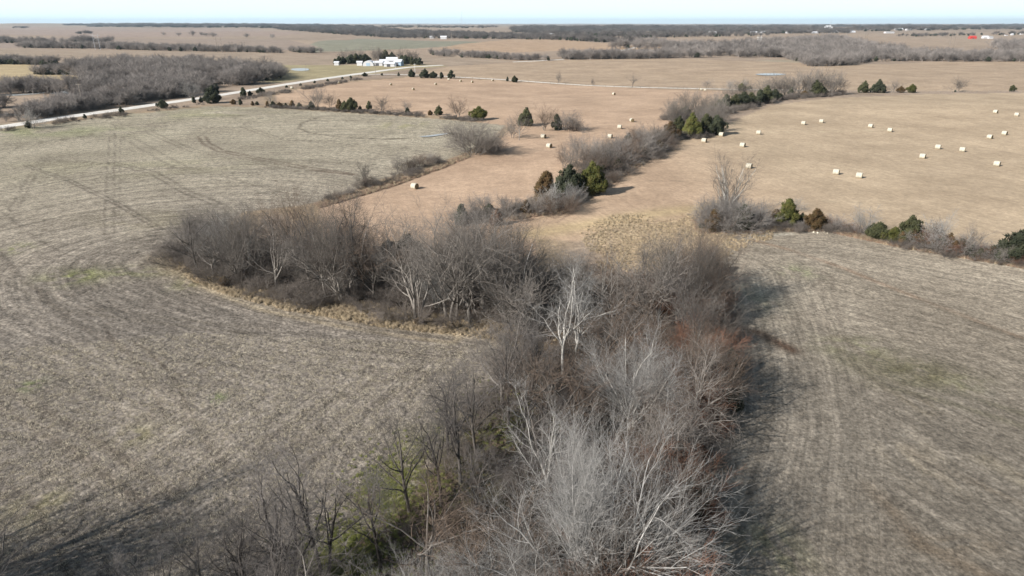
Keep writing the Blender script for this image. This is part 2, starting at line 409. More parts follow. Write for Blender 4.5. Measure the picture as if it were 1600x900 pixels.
# left part of the right hay field is pinker, with a pale yellow stripe beside the rough patch
blend(smooth(-.6, .8, hr) * (1 - smooth(30, 75, x)) * .65, (.415, .288, .196))
yl = segdist(x, y, polyW([(830, 366), (950, 345), (1050, 330), (1140, 322)])); blend(np.exp(-(yl / 3.5) ** 2) * .5, (.42, .33, .17))
blend(smooth(-4, 4, fg + 5 * (med - .5)) * smooth(.25, .6, med + .25) * .8, (.36, .27, .17), .72 + .56 * sml)
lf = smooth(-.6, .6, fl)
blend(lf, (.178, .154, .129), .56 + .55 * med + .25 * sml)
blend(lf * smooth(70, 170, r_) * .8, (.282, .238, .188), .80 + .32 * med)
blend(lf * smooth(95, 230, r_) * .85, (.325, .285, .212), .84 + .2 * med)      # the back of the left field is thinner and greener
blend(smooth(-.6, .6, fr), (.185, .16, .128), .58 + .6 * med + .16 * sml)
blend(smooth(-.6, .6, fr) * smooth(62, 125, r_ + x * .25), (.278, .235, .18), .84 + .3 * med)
edge = np.minimum(segdist(x, y, LEFT_EDGE), 40)
row_l = segdist(x, y, LEFT_EDGE); row_l = row_l + 55 * (fbm(x / 75, y / 90, 88, 2) - .5) * smooth(25, 90, row_l); row_r = segdist(x, y, HEDGE); row_w = -wd
# green regrowth patches
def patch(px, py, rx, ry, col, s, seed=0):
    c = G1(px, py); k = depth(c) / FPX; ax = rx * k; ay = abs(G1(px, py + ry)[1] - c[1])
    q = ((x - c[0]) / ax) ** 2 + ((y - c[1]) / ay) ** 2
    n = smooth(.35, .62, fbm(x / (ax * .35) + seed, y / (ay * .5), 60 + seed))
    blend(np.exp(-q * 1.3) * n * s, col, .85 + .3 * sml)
grn = (.165, .175, .062)
for a in [(120, 432, 55, 14, grn, .9), (190, 425, 90, 10, grn, .55), (25, 388, 25, 10, grn, .7), (50, 602, 22, 12, (.14, .17, .06), .8), (340, 622, 14, 10, (.13, .17, .05), .8),
          (60, 205, 160, 12, (.215, .215, .12), .9), (200, 260, 220, 20, (.23, .21, .13), .5), (320, 178, 120, 10, (.24, .225, .13), .7), (630, 195, 40, 6, (.27, .25, .12), .7),
          (250, 345, 120, 18, (.23, .20, .12), .4), (60, 790, 60, 40, (.16, .145, .07), .7), (220, 680, 40, 22, (.17, .15, .075), .7), (300, 440, 30, 14, (.19, .19, .08), .7),
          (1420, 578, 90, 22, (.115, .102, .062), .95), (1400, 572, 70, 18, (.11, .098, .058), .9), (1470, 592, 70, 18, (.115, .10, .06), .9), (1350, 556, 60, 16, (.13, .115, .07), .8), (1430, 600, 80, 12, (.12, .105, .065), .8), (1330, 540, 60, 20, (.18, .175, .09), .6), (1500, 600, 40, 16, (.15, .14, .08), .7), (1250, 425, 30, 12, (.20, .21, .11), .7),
          (1210, 860, 60, 60, (.17, .165, .09), .6), (1180, 470, 40, 30, (.20, .19, .12), .5), (1540, 610, 40, 20, (.17, .15, .12), .6),
          (1430, 720, 60, 60, (.30, .25, .18), .4), (1500, 850, 120, 20, (.18, .145, .105), .8), (1300, 480, 50, 60, (.30, .26, .20), .5)]:
    patch(*a[:5], a[5], int(a[0]) % 13)
# wood floor: leaf litter with winter-green grass
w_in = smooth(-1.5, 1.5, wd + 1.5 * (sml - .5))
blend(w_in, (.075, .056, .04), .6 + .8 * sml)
for a in [(600, 770, 40, 34, (.19, .20, .07), .9), (530, 880, 40, 34, (.16, .17, .06), .8), (680, 700, 70, 50, (.15, .145, .06), .8), (840, 640, 60, 50, (.17, .16, .07), .7), (760, 760, 50, 40, (.14, .14, .06), .7)]:
    patch(*a[:5], a[5], int(a[0]) % 11)
FRONT = polyW([(258, 402), (275, 420), (350, 446), (450, 474), (600, 500), (700, 512), (780, 522), (815, 545)])
fringe = np.exp(-((segdist(x, y, FRONT) + 2.4 * (med - .5)) / 2.3) ** 2)
blend(np.clip(fringe, 0, 1) * .85, (.235, .19, .125), .6 + .8 * sml)
for a in [(930, 500, 60, 40, (.17, .10, .06), .8), (1000, 440, 50, 20, (.20, .12, .07), .8), (850, 520, 50, 20, (.24, .18, .11), .8), (420, 440, 40, 12, (.19, .11, .065), .7), (560, 450, 40, 12, (.18, .12, .08), .6)]:
    patch(*a[:5], a[5], int(a[0]) % 11)
# tracks, ditches and old rows: line, width (m), colour, strength
def stripe(pts, wid, col, s, pair=0, soft=1.0):
    s = min(1.0, s * 1.25); wid = wid * 1.0
    L = polyW(pts); jx = .25 * (sml - .5); d = segdist(x + jx, y + jx, L)
    if pair: d = np.abs(d - pair)
    brk = smooth(.25, .6, fbm(x / 3.0, y / 3.0, 77 + len(pts)))
    blend(np.exp(-(d / wid) ** 2) * s * (.45 + .55 * brk), col)
dk = (.10, .082, .065)
for a in [([(40, 258), (110, 283), (190, 322), (250, 358)], .3, dk, .6, .5), ([(176, 196), (173, 260), (171, 365)], .22, dk, .5, .8), ([(188, 200), (186, 350)], .2, dk, .35, 0),
          ([(72, 243), (50, 275), (20, 328)], .25, dk, .5, .7), ([(75, 250), (180, 256), (240, 270), (290, 300), (338, 318)], .4, dk, .5, .9),
          ([(162, 512), (205, 560), (235, 602), (262, 655)], .22, dk, .9, 0), ([(208, 532), (250, 565), (280, 605), (306, 665)], .22, dk, .8, 0), ([(280, 590), (330, 562), (358, 556)], .2, dk, .6, .5),
          ([(532, 178), (498, 183), (470, 193), (468, 201), (485, 208), (530, 214), (600, 217.5), (650, 215.5), (700, 209), (780, 203)], .6, (.11, .09, .065), .9, 0),
          ([(315, 213), (322, 224), (345, 236), (400, 247), (470, 261), (545, 272)], .6, (.13, .10, .075), .75, 1.0), ([(490, 266), (555, 273)], .8, (.10, .07, .05), .8, 0),
          ([(0, 395), (40, 440), (110, 500), (200, 548), (290, 640), (360, 740)], .5, (.12, .10, .08), .6, 0), ([(0, 330), (60, 375), (110, 400)], .4, dk, .5, 0),
          ([(90, 440), (140, 405), (190, 385), (235, 372)], .4, dk, .6, 1.4), ([(260, 640), (300, 600), (420, 560), (560, 540), (700, 550)], .4, (.12, .10, .08), .5, 1.2), ([(380, 180), (290, 185), (230, 205), (300, 235), (480, 268)], .4, (.16, .135, .1), .6, 1.0), ([(470, 175), (400, 185), (380, 198), (430, 215), (560, 228), (700, 225)], .4, (.16, .135, .1), .6, 1.0), ([(0, 232), (120, 215), (200, 200), (170, 190), (60, 200)], .5, (.16, .14, .1), .55, 1.2), ([(0, 300), (110, 262), (300, 262)], .35, dk, .4, .9), ([(20, 440), (100, 480), (250, 500), (420, 520)], .35, (.13, .11, .085), .5, .8), ([(440, 690), (520, 640), (600, 610), (640, 590)], .8, (.12, .10, .08), .55, 1.5),
          ([(560, 615), (590, 585), (580, 572), (560, 580)], .3, dk, .5, 0), ([(330, 445), (420, 480), (560, 508), (700, 528)], .5, (.28, .23, .16), .6, 1.2),
          ([(20, 760), (60, 800), (90, 860), (110, 900)], .25, dk, .7, 0), ([(120, 455), (200, 420), (250, 380), (262, 360)], .5, dk, .45, 1.6), ([(140, 690), (210, 720), (250, 690)], .3, dk, .5, 0),
          ([(0, 620), (140, 700), (260, 790)], .6, (.14, .115, .09), .5, 1.0), ([(0, 480), (160, 580), (330, 700)], .6, (.28, .24, .195), .4, 1.5),
          ([(1180, 376), (1240, 392), (1320, 420), (1430, 464), (1520, 500), (1620, 536)], .6, (.23, .165, .115), .7, 0), ([(1290, 415), (1430, 470), (1600, 532)], .4, (.14, .12, .09), .5, 0),
          ([(1142, 508), (1185, 520), (1240, 548)], 1.1, (.07, .045, .03), 1.0, 0), ([(1290, 430), (1296, 470), (1308, 520)], .3, (.14, .115, .09), .35, .8),
          ([(1262, 400), (1256, 500), (1270, 640), (1316, 790), (1320, 900)], .3, (.13, .11, .085), .28, .9), ([(1415, 700), (1470, 730), (1600, 790)], .5, (.17, .14, .105), .5, 0),
          ([(1360, 760), (1440, 850), (1540, 900), (1620, 930)], .9, (.13, .10, .07), .6, 0), ([(1330, 560), (1400, 600), (1500, 625), (1610, 660)], .6, (.13, .115, .08), .6, 1.3),
          ([(1310, 530), (1350, 575), (1450, 640)], .4, (.15, .125, .09), .6, .9),
          ([(1540, 720), (1600, 750)], .9, (.33, .28, .2), .6, 0), ([(1150, 372), (1290, 361), (1400, 384), (1600, 420)], .7, (.36, .33, .27), .6, 0),
          ([(900, 322), (935, 300), (960, 285)], .35, (.17, .11, .08), .8, 0), ([(870, 348), (900, 328), (912, 316)], .3, (.2, .14, .1), .7, 0), ([(1010, 283), (1090, 283)], .3, (.22, .17, .12), .5, 0),
          ([(1240, 312), (1420, 320)], .4, (.27, .22, .15), .4, 0), ([(1200, 207), (1390, 203)], .8, (.42, .34, .23), .5, 0),
          ([(500, 318), (560, 303), (620, 284), (690, 262), (725, 245)], 1.2, (.24, .15, .10), .8, 0),
          ([(620, 190), (560, 186), (500, 192)], .5, (.2, .17, .125), .5, 1.6), ([(360, 200), (250, 190), (200, 215), (280, 260), (420, 300)], .5, (.17, .145, .11), .5, 1.5),
          ([(420, 190), (330, 195), (300, 215)], .5, (.19, .16, .12), .5, 1.5), ([(80, 200), (20, 230), (-60, 280)], .5, (.17, .15, .11), .5, 1.5)]:
    stripe(*a)
T *= (1 + .10 * RNG.standard_normal(len(x)) * near * (1 - .5 * smooth(-1, 1, np.maximum(hl, hr))))[:, None]
T = np.clip(T, .015, .75)
micro = near * RNG.standard_normal(len(x)) * np.where(np.maximum(fl, wd) > 0, .030, .016)
z = z + micro + near * .018 * np.sin(row_l * 2 * math.pi / 1.5) * lf * (fbm(x / 6, y / 6, 4) > .45)
z = np.where(fg > 0, z + .25 * sml * smooth(0, 2, fg), z)
# distance along the rows, for streaks: integrate roughly by rotating coordinates to the row direction
rowc = np.where(fr > 0, np.where(row_w < 14, row_w, row_r + 40), np.where(hr > 0, x * .9 + y * .25, np.where(hl > 0, y * .9 - x * .35, row_l)))
along = np.where(fr > 0, x * .75 - y * .66, np.where(hr > 0, y, np.where(hl > 0, x, x * .7 - y * .71)))
a_i = np.arange(nr - 1)[:, None] * na; j = np.arange(na)[None, :]; j2 = (j + 1) % na
quads = np.stack([a_i + j, a_i + j2, a_i + na + j2, a_i + na + j], -1).reshape(-1, 4)
V3 = np.stack([x, y, z], 1)
def face_mean(v): return v[quads].mean(1)
cls = np.zeros(len(quads), int)
for k, v in ((5, fn), (1, fl), (2, hl), (3, hr), (4, fr)): cls[face_mean(v) > 0] = k
cls[(face_mean(fg) > 0) & (cls != 4)] = 6
cls[face_mean(wd) > 0] = 7
NAMES = {0: ('ground', 'pasture'), 1: ('stubble_field', 'stubble'), 2: ('hay_field', 'hay'), 3: ('hay_field', 'hay'), 4: ('stubble_field', 'stubble_right'),
         5: ('pasture', 'pasture'), 6: ('rough_grass_ground', 'litter'), 7: ('woodland_floor', 'litter')}
for k, (nm, mt) in NAMES.items():
    q = quads[cls == k]; used, inv = np.unique(q, return_inverse=True)
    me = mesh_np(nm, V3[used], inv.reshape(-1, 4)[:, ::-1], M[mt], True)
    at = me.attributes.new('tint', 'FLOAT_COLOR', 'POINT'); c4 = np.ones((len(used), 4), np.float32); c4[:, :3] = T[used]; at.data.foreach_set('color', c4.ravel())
    for an, arr in (('row', rowc), ('along', along)):
        at = me.attributes.new(an, 'FLOAT', 'POINT'); at.data.foreach_set('value', arr[used].astype(np.float32))
    o = obj(nm, me); tag(o, kind='structure')

def gz(x, y): return float(terrain(x, y))

def ribbon(name, pts, width, mat, lift=.03, rag=.25):
    P = G([p[0] for p in pts], [p[1] for p in pts])[:, :2]
    seg = np.hypot(*np.diff(P, axis=0).T); s = np.concatenate([[0], np.cumsum(seg)]); n = int(s[-1] / 3.0) + 2
    t = np.linspace(0, s[-1], n); C = np.stack([np.interp(t, s, P[:, 0]), np.interp(t, s, P[:, 1])], 1)
    for _ in range(6): C[1:-1] = (C[:-2] + C[1:-1] * 2 + C[2:]) / 4
    d = np.gradient(C, axis=0); d /= np.linalg.norm(d, axis=1)[:, None]; nrm = np.stack([-d[:, 1], d[:, 0]], 1)
    ac = np.linspace(-1, 1, 9); V = []; A = []
    for k, a in enumerate(ac):
        w = width / 2 * (1 + (rag / width * RNG.standard_normal(n) if abs(a) == 1 else 0))
        q = C + nrm * (a * w)[:, None] if not np.isscalar(w) else C + nrm * a * w
        crown = .18 * (1 - a * a) + lift
        V.append(np.stack([q[:, 0], q[:, 1], terrain(q[:, 0], q[:, 1]) + crown], 1)); A.append(np.full(n, a))
    V = np.stack(V, 1).reshape(-1, 3); A = np.stack(A, 1).ravel()
    i = np.arange(n - 1)[:, None] * 9; j = np.arange(8)[None, :]
    q = np.stack([i + j, i + j + 1, i + 9 + j + 1, i + 9 + j], -1).reshape(-1, 4)
    me = mesh_np(name, V, q, mat, True); at = me.attributes.new('across', 'FLOAT', 'POINT'); at.data.foreach_set('value', A.astype(np.float32))
    return tag(obj(name, me), kind='structure')

ribbon('gravel_road', [(-700, 310), (-300, 248), (0, 199), (100, 183.5), (200, 170), (260, 161), (330, 151), (420, 136.5), (500, 124), (560, 115.5), (600, 110), (640, 105), (690, 102)], 8.2, M['gravel'], .05)
ribbon('gravel_lane', [(560, 116.5), (610, 116), (660, 117.5), (720, 121), (800, 125.5), (925, 134), (1050, 138), (1150, 140), (1300, 141.5)], 2.9, M['gravel'], .05)
ribbon('gravel_lane', [(960, 82), (985, 76), (1003, 72)], 7, M['gravel'], .05)
ribbon('gravel_lane', [(800, 97), (845, 95), (880, 93)], 6, M['gravel'], .05)

def water(pts, lift=.05):
    P = np.array(pts, float); Q = []
    n = len(P)
    for i in range(n):                       # round the outline
        p0, p1, p2, p3 = P[i - 1], P[i], P[(i + 1) % n], P[(i + 2) % n]
        for t in (0, .25, .5, .75):
            Q.append(.5 * ((2 * p1) + (-p0 + p2) * t + (2 * p0 - 5 * p1 + 4 * p2 - p3) * t * t + (-p0 + 3 * p1 - 3 * p2 + p3) * t ** 3))
    w = G([q[0] for q in Q], [q[1] for q in Q]); zz = w[:, 2].mean() + lift
    zz = max(zz, w[:, 2].max() + .02)
    me = bpy.data.meshes.new('water'); me.from_pydata([(a[0], a[1], zz) for a in w], [], [tuple(range(len(w)))]); me.materials.append(M['water'])
    tag(obj('water', me), kind='structure')
water([(455, 108.4), (465, 107.6), (481, 108), (482, 110), (470, 110.8), (458, 110)])
water([(1180, 117), (1192, 115), (1212, 114.5), (1228, 116), (1215, 118), (1195, 118.5)])
water([(655, 214.5), (672, 212), (693, 208.5), (702, 208.5), (690, 211.5), (670, 214.5)])
water([(78, 146), (90, 143), (104, 143.5), (106, 147), (92, 149)])
water([(124, 144), (136, 142), (160, 142), (163, 146), (145, 148), (128, 148)])
water([(0, 148), (40, 146.5), (70, 144), (60, 147), (20, 150)])

# ------------------------------------------------------------------ tree growth
def tubes(P, R, sides):
    n, K, _ = P.shape
    Tn = np.gradient(P, axis=1); Tn /= np.linalg.norm(Tn, axis=2)[..., None] + 1e-9
    ref = np.zeros((n, 1, 3)); m = np.argmin(np.abs(Tn[:, 0]), axis=1); ref[np.arange(n), 0, m] = 1
    b1 = np.cross(Tn, ref); b1 /= np.linalg.norm(b1, axis=2)[..., None] + 1e-9; b2 = np.cross(Tn, b1)
    a = np.arange(sides) * 2 * math.pi / sides
    V = P[:, :, None] + R[:, :, None, None] * (b1[:, :, None] * np.cos(a)[None, None, :, None] + b2[:, :, None] * np.sin(a)[None, None, :, None])
    base = (np.arange(n)[:, None, None] * K + np.arange(K - 1)[None, :, None]) * sides
    k = np.arange(sides)[None, None, :]; k2 = (k + 1) % sides
    F = np.stack([base + k, base + k2, base + sides + k2, base + sides + k], -1).reshape(-1, 4)
    return V.reshape(-1, 3), F

def grow(rng, P0, D, L, R, K, wander, trop, taper):
    n = len(P0); P = np.zeros((n, K + 1, 3)); P[:, 0] = P0; d = D.copy(); Dk = np.zeros((n, K + 1, 3)); Dk[:, 0] = d
    for k in range(K):
        d = d + wander * rng.standard_normal((n, 3)); d[:, 2] += trop; d /= np.linalg.norm(d, axis=1)[:, None]
        P[:, k + 1] = P[:, k] + d * (L / K)[:, None]; Dk[:, k + 1] = d
    t = np.linspace(0, 1, K + 1)[None, :]; RR = R[:, None] * (1 - (1 - taper) * t)
    return P, Dk, RR

def make_tree(seed, H, stems=1, tilt=8, trunk=.32, r0=.02, levels=(), rmin=.006, wander0=.06):
    """levels: (children, length as share of H, angle, angle spread, segments, sides, wander, tropism, tmin, radius ratio)"""
    rng = np.random.default_rng(seed)
    az = rng.uniform(0, 6.28) + np.arange(stems) * 2 * math.pi / stems + rng.normal(0, .3, stems)
    tl = np.radians(tilt * (1 + .3 * rng.standard_normal(stems)))
    D = np.stack([np.cos(az) * np.sin(tl), np.sin(az) * np.sin(tl), np.cos(tl)], 1)
    P0 = np.stack([np.cos(az), np.sin(az), 0 * az], 1) * (.25 if stems > 1 else 0); P0[:, 2] = -.25
    L = H * trunk * rng.uniform(.8, 1.2, stems); R = np.full(stems, r0 * H) * rng.uniform(.75, 1.1, stems)
    P, Dk, RR = grow(rng, P0, D, L, R, 6, wander0, .02, .62)
    RR[:, 0] *= 1.35
    V, F = tubes(P, RR, 7); tv, tf = [V], [F]; cv, cf = [], []
    for li, (nc, lf_, an, asd, K, sides, wand, trop, tmin, rr_) in enumerate(levels):
        n = len(P); Kp = P.shape[1] - 1
        t = tmin + (1 - tmin) * (np.arange(nc)[None, :] + rng.uniform(0, 1, (n, nc))) / nc; t[:, -1] = .995
        f = t * Kp; i = np.minimum(f.astype(int), Kp - 1); u = (f - i)[..., None]; ii = np.arange(n)[:, None]
        pos = P[ii, i] * (1 - u) + P[ii, i + 1] * u; dr = Dk[ii, np.minimum(i + 1, Kp)]
        rad = RR[ii, i] * (1 - u[..., 0]) + RR[ii, i + 1] * u[..., 0]
        phi = rng.uniform(0, 6.28, (n, 1)) + np.arange(nc)[None, :] * 2.4 + rng.normal(0, .4, (n, nc))
        a = np.radians(an + asd * rng.standard_normal((n, nc))); a[:, -1] *= .35
        ref = np.where(np.abs(dr[..., 2:3]) > .9, np.array([1., 0, 0]), np.array([0, 0, 1.]))
        e1 = np.cross(dr, ref); e1 /= np.linalg.norm(e1, axis=-1)[..., None]; e2 = np.cross(dr, e1)
        nd = dr * np.cos(a)[..., None] + (e1 * np.cos(phi)[..., None] + e2 * np.sin(phi)[..., None]) * np.sin(a)[..., None]
        Lc = H * lf_ * (1.15 - .5 * t if li else 1.1 - .25 * t) * rng.uniform(.65, 1.3, (n, nc))
        Rc = np.maximum(np.minimum(rad * rr_, rad), rmin)
        P, Dk, RR = grow(rng, pos.reshape(-1, 3), nd.reshape(-1, 3), Lc.ravel(), Rc.ravel(), K, wand, trop, .35 if li < len(levels) - 1 else .25)
        RR = np.maximum(RR, rmin * .6)
        V, F = tubes(P, RR, sides)
        (tv if li == 0 else cv).append(V); (tf if li == 0 else cf).append(F)
    def cat(vs, fs):
        o = 0; out = []
        for v, f in zip(vs, fs): out.append(f + o); o += len(v)
        return np.concatenate(vs), np.concatenate(out)
    tV, tF = cat(tv, tf); cV, cF = cat(cv, cf)
    s = H / np.percentile(cV[:, 2], 98.5)
    return tV * s, tF, cV * s, cF

def tree_kind(name, seeds, H, tmat, cmat, **kw):
    out = []
    for s in seeds:
        tV, tF, cV, cF = make_tree(s, H, **kw)
        out.append((mesh_np(name + '_trunk', tV, tF, M[tmat], True), mesh_np(name + '_crown', cV, cF, M[cmat], False), H))
    return out
#        (children, len, angle, sd, K, sides, wander, trop, tmin, rr)
K = {}
K['spread'] = tree_kind('spread', (1, 2, 3), 12, 'bark_grey', 'twig_grey', stems=1, tilt=5, trunk=.30, r0=.016, levels=[
    (7, .44, 46, 13, 7, 6, .13, .06, .35, .66), (6, .23, 44, 13, 5, 4, .17, .04, .22, .6), (6, .125, 44, 15, 4, 3, .18, .02, .2, .6), (6, .07, 42, 16, 2, 3, .16, .02, .15, .6)])
K['multi'] = tree_kind('multi', (4, 5, 50), 13, 'bark_grey', 'twig_grey', stems=4, tilt=15, trunk=.36, r0=.0095, wander0=.1, levels=[
    (5, .38, 36, 12, 7, 5, .15, .06, .35, .66), (5, .2, 42, 13, 5, 4, .18, .03, .2, .6), (5, .11, 44, 15, 4, 3, .18, .02, .2, .6), (6, .065, 42, 16, 2, 3, .16, .02, .15, .6)])
K['silver'] = tree_kind('silver', (6, 7), 13, 'twig_silver', 'twig_silver', stems=3, tilt=16, trunk=.20, r0=.015, levels=[
    (6, .50, 34, 10, 8, 5, .09, .05, .3, .60), (8, .28, 33, 10, 6, 4, .11, .03, .12, .50), (7, .15, 33, 12, 4, 3, .12, .02, .15, .55), (6, .075, 34, 14, 2, 3, .12, .01, .1, .6)])
K['slender'] = tree_kind('slender', (8, 9, 10), 12, 'bark_dark', 'twig_dark', stems=1, tilt=8, trunk=.55, r0=.012, wander0=.06, levels=[
    (9, .30, 38, 11, 6, 5, .13, .06, .3, .6), (6, .15, 40, 12, 4, 3, .15, .03, .25, .55), (6, .085, 42, 14, 3, 3, .15, .02, .2, .55), (5, .045, 42, 15, 2, 3, .14, .02, .15, .7)])
K['sparse'] = tree_kind('sparse', (11, 12, 51), 13, 'bark_dark', 'twig_dark', stems=3, tilt=17, trunk=.5, r0=.012, wander0=.10, levels=[
    (7, .32, 40, 12, 7, 5, .17, .06, .3, .62), (5, .16, 45, 14, 5, 4, .19, .03, .3, .6), (5, .085, 45, 14, 3, 3, .18, .02, .25, .55), (5, .045, 45, 15, 2, 3, .16, .02, .2, .7)])
K['sycamore'] = tree_kind('sycamore', (14, 15), 12, 'bark_white', 'twig_silver', stems=1, tilt=10, trunk=.36, r0=.014, wander0=.14, levels=[
    (5, .5, 36, 12, 8, 6, .20, .07, .35, .7), (7, .22, 44, 14, 5, 4, .18, .03, .2, .55), (6, .12, 44, 14, 4, 3, .18, .01, .2, .55), (6, .06, 44, 15, 2, 3, .16, .0, .12, .6)])
K['vase'] = tree_kind('vase', (17,), 10, 'bark_grey', 'twig_grey', stems=2, tilt=7, trunk=.3, r0=.015, levels=[
    (7, .55, 26, 8, 7, 5, .09, .05, .3, .6), (6, .25, 28, 10, 5, 4, .11, .04, .2, .55), (5, .12, 30, 12, 3, 3, .12, .02, .15, .55), (5, .06, 30, 12, 2, 3, .12, .02, .1, .6)])
K['shrub'] = tree_kind('shrub', (20, 21, 22), 4, 'twig_grey', 'twig_brush', stems=7, tilt=28, trunk=.4, r0=.008, rmin=.007, wander0=.14, levels=[
    (6, .34, 34, 12, 4, 4, .16, .04, .2, .68), (6, .2, 38, 14, 3, 3, .17, .03, .15, .65), (6, .12, 40, 16, 2, 3, .17, .03, .1, .7)])
K['bush'] = tree_kind('bush', (23, 24), 5, 'twig_grey', 'twig_grey', stems=12, tilt=42, trunk=.42, r0=.007, rmin=.008, wander0=.12, levels=[
    (7, .34, 36, 12, 4, 4, .15, .03, .15, .68), (7, .2, 38, 14, 3, 3, .17, .02, .15, .65), (8, .12, 40, 16, 2, 3, .17, .02, .1, .7)])
K['mid'] = tree_kind('mid', (25, 26, 27), 9, 'bark_grey', 'twig_grey', stems=2, tilt=12, trunk=.26, r0=.014, rmin=.016, levels=[
    (7, .45, 40, 12, 5, 4, .13, .05, .3, .62), (7, .24, 40, 12, 4, 3, .16, .03, .2, .55), (9, .13, 42, 14, 3, 3, .16, .02, .15, .6)])
K['far'] = tree_kind('far', (30, 31, 32), 9, 'twig_far', 'twig_far', stems=2, tilt=10, trunk=.25, r0=.02, rmin=.045, levels=[
    (6, .46, 38, 12, 3, 3, .1, .04, .3, .7), (7, .24, 40, 12, 2, 3, .13, .03, .2, .7), (6, .13, 42, 14, 1, 3, .14, .02, .15, .7)])

def cedar_mesh(seed, H, Wd, mat, n=1500, lumps=5, rag=.25, size=1.0):
    """evergreen crown: boughs of short leafy sprays heaped in a ragged cone, tips outward and up"""
    rng = np.random.default_rng(seed); nl = int(20 + lumps * 4)
    t = (np.arange(nl) + rng.uniform(0, 1, nl)) / nl; t = t ** .85
    az = np.arange(nl) * 2.4 + rng.normal(0, .5, nl)
    prof = (1 - t ** 1.7) ** .9 * (1 - .45 * np.exp(-t * 10)) * rng.uniform(1 - rag * 1.3, 1 + rag * .7, nl)
    lr = (.30 - .19 * t) * Wd * .72 * rng.uniform(.75, 1.2, nl)                 # bough radius
    off = np.maximum(Wd / 2 * prof - lr * .6, 0)
    C = np.stack([np.cos(az) * off, np.sin(az) * off, H * (.13 + .80 * t) + rng.normal(0, .03 * H, nl)], 1)
    C[-1] = (rng.normal(0, .06 * Wd), rng.normal(0, .06 * Wd), H * .9); C[-2] = (rng.normal(0, .14 * Wd), rng.normal(0, .14 * Wd), H * .80)
    w = lr ** 2; k = rng.choice(nl, n, p=w / w.sum())
    u = rng.standard_normal((n, 3)); u[:, :2] += np.stack([np.cos(az[k]), np.sin(az[k])], 1) * .7; u[:, 2] += .25; u /= np.linalg.norm(u, axis=1)[:, None]
    c = C[k] + u * (lr[k] * rng.uniform(.55, 1.0, n))[:, None] * np.array([1, 1, 1.35])
    c[:, 2] = np.maximum(c[:, 2], .04 * H)
    out = u * .8 + np.array([0, 0, .75]) + .4 * rng.standard_normal((n, 3)); out /= np.linalg.norm(out, axis=1)[:, None]
    L = size * rng.uniform(.10, .24, n) * H / 4.5; Wt = L * .36
    ref = rng.standard_normal((n, 3)); e1 = np.cross(out, ref); e1 /= np.linalg.norm(e1, axis=1)[:, None]; e2 = np.cross(out, e1)
    V = []
    for q in range(3):
        a = q * 2.094; V.append(c + (e1 * math.cos(a) + e2 * math.sin(a)) * Wt[:, None])
    V.append(c + out * (L * 1.9)[:, None]); V.append(c - out * (L * .7)[:, None])
    V = np.stack(V, 1).reshape(-1, 3); V[:, 2] *= H / V[:, 2].max(); b = np.arange(n)[:, None] * 5
    F = np.concatenate([b + np.array([[0, 1, 3]]), b + np.array([[1, 2, 3]]), b + np.array([[2, 0, 3]]), b + np.array([[1, 0, 4]]), b + np.array([[2, 1, 4]]), b + np.array([[0, 2, 4]])])
    return mesh_np('cedar_crown', V, F, M[mat])
def cedar_trunk(seed, H):
    b = MB(); b.tube((0, 0, -.3), (.05, 0, H * .45), H * .03, H * .018, 7); b.tube((.05, 0, H * .44), (0, .04, H * .9), H * .018, H * .004, 6)
    for k in range(7):
        a = k * 2.4; zz = H * (.15 + .09 * k); b.tube((.03, 0, zz), (math.cos(a) * H * .16, math.sin(a) * H * .16, zz + H * .08), H * .009, H * .003, 4)
    return b.mesh('cedar_trunk', M['bark_dark'])
CED = [(cedar_trunk(k, 5), cedar_mesh(40 + k, 5, w, 'cedar_green', n, l, rg), 5) for k, (w, n, l, rg) in enumerate([(2.8, 4200, 4, .4), (3.7, 4800, 5, .45), (4.9, 5200, 6, .5), (2.3, 3600, 3, .4)])]
CED_LO = [(None, cedar_mesh(60 + k, 5, w, 'cedar_dark', 420, l, .4, 2.2), 5) for k, (w, l) in enumerate([(3.0, 4), (4.4, 5)])]

# ---- placing
def put_tree(name, kind, var, p, H, rz, label, cat, group=None, tmat=None, cmat=None, wide=1.0):
    tm, cm, H0 = kind[var % len(kind)]; s = H / H0
    root = empty(name, (p[0], p[1], p[2]), rz, (s * wide, s * wide, s))
    tag(root, label, cat, group)
    for nm, me, mt in (('trunk', tm, tmat), ('crown', cm, cmat)):
        if me is None: continue
        o = obj(nm, me, root)
        if mt: o.material_slots[0].link = 'OBJECT'; o.material_slots[0].material = M[mt]
    return root

def cut(p, wood=False):
    """height of the ground incl. creek bed at p"""
    x, y = np.array([p[0]]), np.array([p[1]])
    d = sdist(x, y, WOOD); z = terrain(x, y) - 1.4 * smooth(6, 16, d) * (.5 + .5 * np.sin(x / 9))
    return (p[0], p[1], float(z[0]) - .05)
taken = []
def bare(px, py, hpx, kind, label, var=0, group=None, tmat=None, cmat=None, wide=1.0, name='bare_tree', cat='tree'):
    p = G1(px, py); taken.append((p[0], p[1]))
    return put_tree(name, K[kind], var, cut(p), metres(hpx, p) * (1.0 if py > 400 else 1.02), (px * 1.7 + py) % 6.28, label, cat, group, tmat, cmat, wide)
CEDARS_UP = lambda px, py: 1.3 if (1120 < px < 1300 and 140 < py < 180) else 1.15 if (500 < px < 760 and 165 < py < 190) else 1.0
def cedar(px, py, hpx, label, var=0, mat='cedar_green', wide=1.0, group=None, lo=False, name='cedar_tree', cat='cedar'):
    p = G1(px, py); taken.append((p[0], p[1]))
    return put_tree(name, CED_LO if lo else CED, var, cut(p), metres(hpx, p) * CEDARS_UP(px, py), (px * 2.3) % 6.28, label, cat, group, None, mat, wide)
